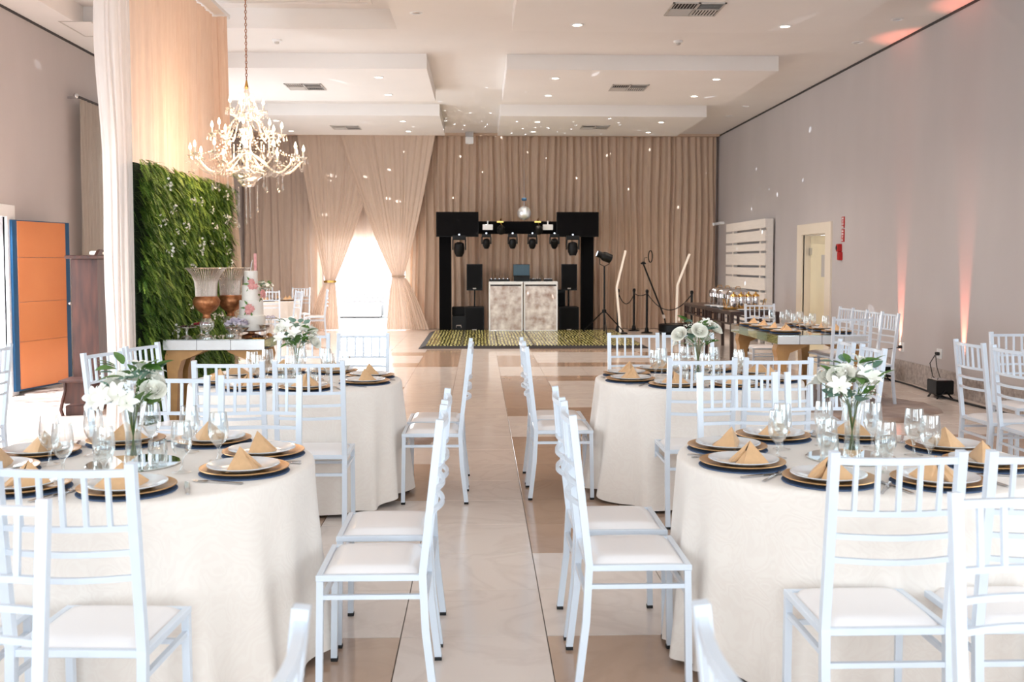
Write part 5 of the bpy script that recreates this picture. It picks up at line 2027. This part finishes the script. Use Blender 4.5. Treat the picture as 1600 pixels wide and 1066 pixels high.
# sound desk
dk = thing('dj_desk', 'two-bay sound desk faced with pearly stone panels', 'desk', (0.93, 22.0, 0.0585))
for s_ in (-1, 1):
    xa, xb = (-0.74, -0.012) if s_ < 0 else (0.012, 0.74)
    fr = MB()
    for (a, b, c, e) in ((xa, xa + 0.03, 0.0, 1.05), (xb - 0.03, xb, 0, 1.05), (xa + 0.03, xb - 0.03, 0, 0.02), (xa + 0.03, xb - 0.03, 1.0, 1.05)):
        fr.box(a, b, -0.02, 0.02, c, e, 0.003)
    fr.obj('bay_frame', M['plastic'], dk)
    MB().box(xa + 0.03, xb - 0.03, -0.008, 0.004, 0.02, 0.97).obj('stone_panel', M['shell'], dk)
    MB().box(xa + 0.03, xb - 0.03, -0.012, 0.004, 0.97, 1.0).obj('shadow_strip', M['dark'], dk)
    MB().box(xa if s_ < 0 else xb - 0.03, xa + 0.03 if s_ < 0 else xb, 0.02, 0.38, 0, 1.05, 0.003).obj('side_panel', M['plastic'], dk)
MB().box(-0.74, 0.74, -0.02, 0.38, 1.05, 1.065, 0.003).obj('desk_top', M['plastic'], dk)
DZ = 0.0585 + 1.0655
lp = thing('laptop', 'open laptop showing a dark teal screen on the sound desk', 'laptop', (0.90, 22.15, DZ))
MB().box(-0.17, 0.17, -0.13, 0.12, 0.0, 0.10, 0.006).obj('stand', M['blackp'], lp)
MB().box(-0.18, 0.18, -0.12, 0.12, 0.10, 0.118, 0.004).obj('base', M['blackp'], lp)
MB().box(-0.18, 0.18, 0.12, 0.135, 0.118, 0.37, 0.004).obj('lid', M['blackp'], lp)
MB().box(-0.17, 0.17, 0.1165, 0.12, 0.128, 0.36).obj('screen', M['teal'], lp)
for (x, w2, lab) in ((0.42, 0.22, 'flat black mixer at the left of the sound desk'), (1.47, 0.09, 'small black mixer at the right of the sound desk'), (1.2, 0.12, 'low black controller right of the laptop')):
    t = thing('audio_mixer', lab, 'mixer', (x, 22.15, DZ), group='mixers on the sound desk')
    MB().box(-w2, w2, -0.13, 0.13, 0, 0.05, 0.006).obj('housing', M['blackp'], t)
    kn = MB()
    for i in range(5):
        for j in range(3):
            kn.lathe([(0.010, 0.05), (0.008, 0.065)], 8, (-w2 * 0.8 + 1.6 * w2 * i / 4, -0.07 + 0.07 * j, 0))
    kn.obj('knob', M['steel'], t, kind='stuff')
cbm = MB().path([(1.30, 22.1, DZ + 0.02), (1.33, 22.05, DZ + 0.14), (1.40, 22.06, DZ + 0.02), (1.42, 22.1, DZ + 0.008)], 0.008, n=5)
cbm.path([(1.05, 22.1, DZ + 0.01), (1.15, 22.0, DZ + 0.07), (1.22, 22.0, DZ + 0.02), (1.25, 22.1, DZ + 0.055)], 0.007, n=5)
tag(cbm.obj('audio_cable', M['foot'], smooth=True), 'thin black cables curling on the sound desk', 'cable')
# speakers
for (x, lab, ls) in ((-0.12, 'left of the sound desk', 'left'), (1.97, 'right of the sound desk', 'right')):
    sb = thing('subwoofer', 'square black bass speaker on the floor ' + lab, 'speaker', (x - 0.005, 22.75, 0.0), group='bass speakers')
    MB().box(-0.215, 0.215, -0.25, 0.25, 0, 0.555, 0.012).obj('cabinet', M['blackp'], sb)
    MB().box(-0.19, 0.19, -0.258, -0.249, 0.03, 0.53, 0.003).obj('grille', M['grille'], sb)
    MB().box(-0.05, 0.05, -0.262, -0.257, 0.04, 0.065).obj('badge', M['grey'], sb)
    s2 = thing('loudspeaker', 'upright black loudspeaker on a pole ' + lab, 'speaker', (x, 22.75, 0.556), group='pole loudspeakers')
    MB().path([(0, 0, 0), (0, 0, 0.36)], 0.035, n=10).obj('pole', M['blackp'], s2)
    mb = MB()
    prof = [(-0.175, -0.16), (0.175, -0.16), (0.12, 0.17), (-0.12, 0.17)]
    vs = [(a, b, 0.36) for a, b in prof] + [(a, b, 0.94) for a, b in prof]
    mb.add(vs, [(3, 2, 1, 0), (4, 5, 6, 7)] + [(i, (i + 1) % 4, 4 + (i + 1) % 4, 4 + i) for i in range(4)])
    mb.obj('cabinet', M['blackp'], s2)
    MB().box(-0.155, 0.155, -0.168, -0.159, 0.38, 0.92, 0.003).obj('grille', M['grille'], s2)
    MB().box(-0.035, 0.035, -0.172, -0.167, 0.39, 0.415).obj('badge', M['grey'], s2)
rk = thing('equipment_case', 'black equipment case beside the left truss pillar', 'case', (-0.47, 22.75, 0), group='black cases by the truss')
MB().box(-0.15, 0.13, -0.22, 0.22, 0, 0.36, 0.01).obj('case', M['blackp'], rk)
MB().box(-0.15, 0.13, -0.20, 0.22, 0.365, 0.55, 0.01).obj('lid', M['grille'], rk)
MB().path([(-0.06, -0.225, 0.10), (-0.05, -0.25, 0.15), (0.05, -0.25, 0.15), (0.06, -0.225, 0.10)], 0.02, n=6).obj('handle', M['steel'], rk)
rk2 = thing('equipment_case', 'tall black case between the desk and the right speaker', 'case', (1.83, 23.08, 0), group='black cases by the truss')
MB().box(-0.09, 0.09, -0.05, 0.12, 0, 0.92, 0.01).obj('case', M['blackp'], rk2)
MB().box(-0.07, 0.07, -0.056, -0.049, 0.55, 0.85).obj('panel', M['grille'], rk2)

# follow spot on tripod
fs_ = thing('follow_spot', 'black follow spot with lit lens on a black tripod', 'stage light', (2.63, 21.6, 0.0))
for k in range(3):
    a = 2 * PI * k / 3 + 0.5
    MB().path([(0.02 * math.cos(a), 0.02 * math.sin(a), 0.50), (0.50 * math.cos(a), 0.50 * math.sin(a), 0.06)], 0.024, n=6).obj('leg', M['blackp'], fs_)
MB().path([(0, 0, 0.07), (0, 0, 1.45)], 0.035, n=8).obj('pole', M['blackp'], fs_)
MB().lathe([(0.03, 0.46), (0.045, 0.47), (0.045, 0.53), (0.03, 0.54)], 10).obj('collar', M['blackp'], fs_)
MB().path([(-0.1, 0, 1.62), (-0.1, 0, 1.5), (0, 0, 1.45), (0.1, 0, 1.5), (0.1, 0, 1.62)], 0.02, n=6).obj('yoke', M['blackp'], fs_)
mt_ = Matrix.Translation((0.0, 0, 1.66)) @ Matrix.Rotation(math.radians(22), 4, 'Y') @ Matrix.Rotation(-PI / 2, 4, 'Y')
hh = MB().lathe([(0.05, -0.17), (0.095, -0.15), (0.10, 0.0), (0.085, 0.05), (0.07, 0.06), (0.07, 0.17)], 20, mat=mt_).obj('housing', M['blackp'], fs_, smooth=True, angle=40)
MB().lathe([(0.001, 0.171), (0.055, 0.171)], 16, cap=False, mat=mt_).obj('lens', M['led'], hh)
# chevron light sticks
for (pts, lab) in ((((3.02, 21.9, 0.0), (2.93, 21.9, 1.0), (3.12, 21.9, 1.79)), 'bent white light tube right of the follow spot'),
                   (((4.28, 22.2, 0.22), (4.30, 22.2, 1.04), (4.56, 22.2, 1.72)), 'bent white light tube behind the black platform')):
    t = thing('light_tube', lab, 'light tube', (0, 0, 0), group='bent light tubes')
    MB().bar(pts[0], pts[1], 0.045, 0.03, up=(0, 1, 0)).obj('lower_tube', M['stick'], t)
    MB().bar(pts[1], pts[2], 0.045, 0.03, up=(0, 1, 0)).obj('upper_tube', M['stick'], t)
    b_ = pts[0]
    MB().box(b_[0] - 0.14, b_[0] + 0.14, b_[1] - 0.1, b_[1] + 0.1, max(0, b_[2] - 0.22), b_[2] + 0.03 if b_[2] < 0.1 else 0.03, 0.004).obj('base_plate', M['blackp'], t)
    if b_[2] > 0.1:
        MB().path([(b_[0], b_[1], 0.03), b_], 0.04, n=6).obj('support', M['stick'], t)
# stanchions with sagging cords
ST = [(3.05, 22.55, 'leftmost'), (3.46, 22.9, 'second from left'), (3.62, 22.1, 'third from left'), (4.42, 21.25, 'rightmost')]
for (x, y, nm) in ST:
    t = thing('stanchion', 'black rope barrier post, %s of the four' % nm, 'stanchion', (x, y, 0), group='rope barrier posts')
    MB().lathe([(0.13, 0.0), (0.13, 0.015), (0.05, 0.03), (0.035, 0.12)], 20).obj('base', M['blackp'], t, smooth=True, angle=40)
    MB().path([(0, 0, 0.1), (0, 0, 0.90)], 0.05, n=10).obj('pole', M['blackp'], t, smooth=True, angle=50)
    MB().lathe([(0.03, 0.88), (0.036, 0.90), (0.03, 0.94), (0.012, 0.95)], 12).obj('cap', M['blackp'], t, smooth=True, angle=40)


def cord(a, b, sag, lab):
    a, b = Vector(a), Vector(b)
    pts = [a.lerp(b, i / 14) - Vector((0, 0, sag * 4 * (i / 14) * (1 - i / 14))) for i in range(15)]
    tag(MB().path(pts, 0.02, n=6).obj('barrier_cord', M['foot'], smooth=True), lab, 'cord', 'barrier cords')


cord((3.05, 22.52, 0.86), (3.46, 22.87, 0.84), 0.24, 'black cord sagging between the two left barrier posts')
cord((3.46, 22.87, 0.84), (3.62, 22.13, 0.86), 0.05, 'black cord between the second and third barrier posts')
cord((3.62, 22.07, 0.86), (4.42, 21.28, 0.86), 0.34, 'black cord sagging before the tall curtain to the right post')
# spinning photo platform with ring light on a boom
pf_ = thing('photo_platform', 'low black photo platform with ring light on a slanting boom', 'platform', (4.20, 21.75, 0))
MB().lathe([(0.36, 0.05), (0.38, 0.07), (0.38, 0.20), (0.36, 0.22), (0.001, 0.22)], 32).obj('platform', M['blackp'], pf_, smooth=True, angle=40)
MB().box(-0.34, 0.34, -0.2, 0.2, 0.0, 0.05).obj('base', M['blackp'], pf_)
MB().path([(-0.22, 0, 0.15), (-0.26, 0, 0.36), (-0.72, 0, 1.50)], 0.035, n=8).obj('boom', M['blackp'], pf_)
MB().path([(-0.26, 0, 0.34), (-0.29, 0, 0.42)], 0.06, n=8).obj('joint', M['steel'], pf_)
MB().lathe([(0.02, 1.49), (0.06, 1.50), (0.06, 1.52), (0.02, 1.55)], 12, (-0.72, 0, 0)).obj('head', M['blackp'], pf_)
MB().path([(-0.70, 0, 1.53), (-0.70, 0, 1.63), (-0.64, 0, 1.64)], 0.012, n=6).obj('bracket', M['blackp'], pf_)
MB().path([(-0.57 + 0.085 * math.cos(t) * 0.6, 0.05 * math.cos(t), 1.66 + 0.125 * math.sin(t)) for t in [2 * PI * i / 28 for i in range(28)]], 0.022, 0.022, closed=True, n=6, up=(0, 1, 0.1)).obj('ring_light', M['blackp'], pf_, smooth=True)

# ------------------------------------------------------------------ buffet tables with chafing dishes
bt = thing('buffet_table', 'long dark wood buffet table with open fretwork below the top', 'table', (0, 0, 0))
bx0, bx1, by0, by1 = 3.75, 4.50, 15.2, 18.75
MB().box(bx0, bx1, by0, by1, 0.775, 0.80, 0.004).obj('tabletop', M['darkw'], bt)
ap = MB()
for x in (bx0 + 0.02, bx1 - 0.02):
    ap.box(x - 0.012, x + 0.012, by0 + 0.05, by1 - 0.05, 0.745, 0.775)
    ap.box(x - 0.012, x + 0.012, by0 + 0.05, by1 - 0.05, 0.60, 0.625)
for y in (by0 + 0.03, by1 - 0.03):
    ap.box(bx0 + 0.03, bx1 - 0.03, y - 0.012, y + 0.012, 0.745, 0.775)
    ap.box(bx0 + 0.03, bx1 - 0.03, y - 0.012, y + 0.012, 0.60, 0.625)
ap.obj('apron_rail', M['darkw'], bt)
n = 24
for i in range(n):
    if i % 3 == 2:
        continue
    y = by0 + 0.1 + (by1 - by0 - 0.2) * i / (n - 1)
    MB().box(bx0 + 0.008, bx0 + 0.032, y - 0.02, y + 0.02, 0.625, 0.745).obj('fret_bar', M['darkw'], bt)
for i in range(4):
    x = bx0 + 0.12 + 0.17 * i
    MB().box(x - 0.02, x + 0.02, by0 + 0.018, by0 + 0.042, 0.625, 0.745).obj('fret_bar', M['darkw'], bt)
for y in (by0 + 0.04, (by0 + by1) / 2, by1 - 0.04):
    for x in (bx0 + 0.03, bx1 - 0.03):
        MB().box(x - 0.025, x + 0.025, y - 0.025, y + 0.025, 0, 0.775, 0.003).obj('leg', M['darkw'], bt)
for k, (x, y) in enumerate(((4.22, 17.9), (4.22, 17.35), (4.25, 16.75))):
    t = thing('chafing_dish', ['farthest steel chafing dish on the buffet table', 'middle steel chafing dish on the buffet table', 'nearest chafing dish with brass legs on the buffet table'][k], 'chafing dish', (x, y, 0.8005), group='chafing dishes')
    lm = M['brass'] if k == 2 else M['steel']
    for a in range(4):
        q = PI / 4 + a * PI / 2
        MB().path([(0.20 * math.cos(q), 0.16 * math.sin(q), 0), (0.18 * math.cos(q), 0.14 * math.sin(q), 0.14)], 0.018, n=6).obj('leg', lm, t)
    MB().lathe([(0.16, 0.13), (0.19, 0.14), (0.19, 0.20), (0.2, 0.205)], 28).obj('pan', M['chrome'], t, smooth=True, angle=40)
    MB().lathe([(0.195, 0.205), (0.185, 0.25), (0.13, 0.29), (0.03, 0.305)], 28).obj('lid', M['chrome'], t, smooth=True, angle=40)
    MB().path([(-0.04, 0, 0.30), (-0.03, 0, 0.335), (0.03, 0, 0.335), (0.04, 0, 0.30)], 0.014, n=6).obj('lid_handle', M['brass'], t)
for k in range(4):
    x, y = 3.98 + 0.13 * k, 15.95 + 0.05 * k
    t = thing('steel_canister', 'tall polished canister on the buffet tray, %s' % ('leftmost of four', 'second from left', 'third from left', 'rightmost of four')[k], 'canister', (x, y, 0.83), group='canisters on the buffet')
    MB().lathe([(0.05, 0), (0.055, 0.01), (0.055, 0.17), (0.05, 0.185)], 20).obj('body', M['chrome'], t, smooth=True, angle=40)
    MB().lathe([(0.057, 0.17), (0.057, 0.19), (0.03, 0.215), (0.012, 0.22), (0.014, 0.24), (0.001, 0.25)], 20, cap=False).obj('lid', M['brass'], t, smooth=True, angle=40)
tg = thing('brass_tray', 'brass tray with handles carrying the polished canisters', 'tray', (4.17, 16.02, 0.8005))
MB().box(-0.30, 0.30, -0.14, 0.16, 0.0, 0.028, 0.005).obj('tray', M['brass'], tg)
for s_ in (-1, 1):
    MB().path([(s_ * 0.30, -0.07, 0.02), (s_ * 0.33, -0.05, 0.16), (s_ * 0.33, 0.05, 0.16), (s_ * 0.30, 0.07, 0.02)], 0.016, n=6).obj('handle', M['brass'], tg)
for k, (x, y) in enumerate(((3.90, 17.1), (3.92, 16.75), (3.95, 16.4), (4.36, 15.5), (4.05, 15.5))):
    put('serving_plate', pl_m, (x, y, 0.8005), 0, 'white serving plate on the buffet table, %s' % ('farthest', 'second farthest', 'middle one', 'nearest on the right', 'nearest on the left')[k], 'plate', 'serving plates on the buffet')

# ------------------------------------------------------------------ sofas on the terrace
for (x, lab) in ((-3.35, 'pale tufted sofa on the terrace, left one'), (-2.0, 'pale tufted sofa on the terrace, right one')):
    t = thing('tufted_sofa', lab, 'sofa', (x, 29.0, -0.02), group='tufted sofas outside')
    MB().box(-0.6, 0.6, -0.4, 0.4, 0.02, 0.40, 0.04).obj('seat', M['tuft'], t, smooth=True, angle=40)
    MB().box(-0.6, 0.6, 0.25, 0.42, 0.3, 0.85, 0.05).obj('backrest', M['tuft'], t, smooth=True, angle=40)
    bt_ = MB()
    for i in range(8):
        for j in range(4):
            bt_.ball((-0.52 + 0.148 * i + (0.07 if j % 2 else 0), 0.248, 0.45 + 0.1 * j), 0.018, 6, 4)
    bt_.obj('tuft_button', M['grey'], t, kind='stuff')
    for sx in (-1, 1):
        for sy in (-1, 1):
            MB().box(sx * 0.52 - 0.03, sx * 0.52 + 0.03, sy * 0.32 - 0.03, sy * 0.32 + 0.03, 0, 0.09).obj('leg', M['darkw'], t)
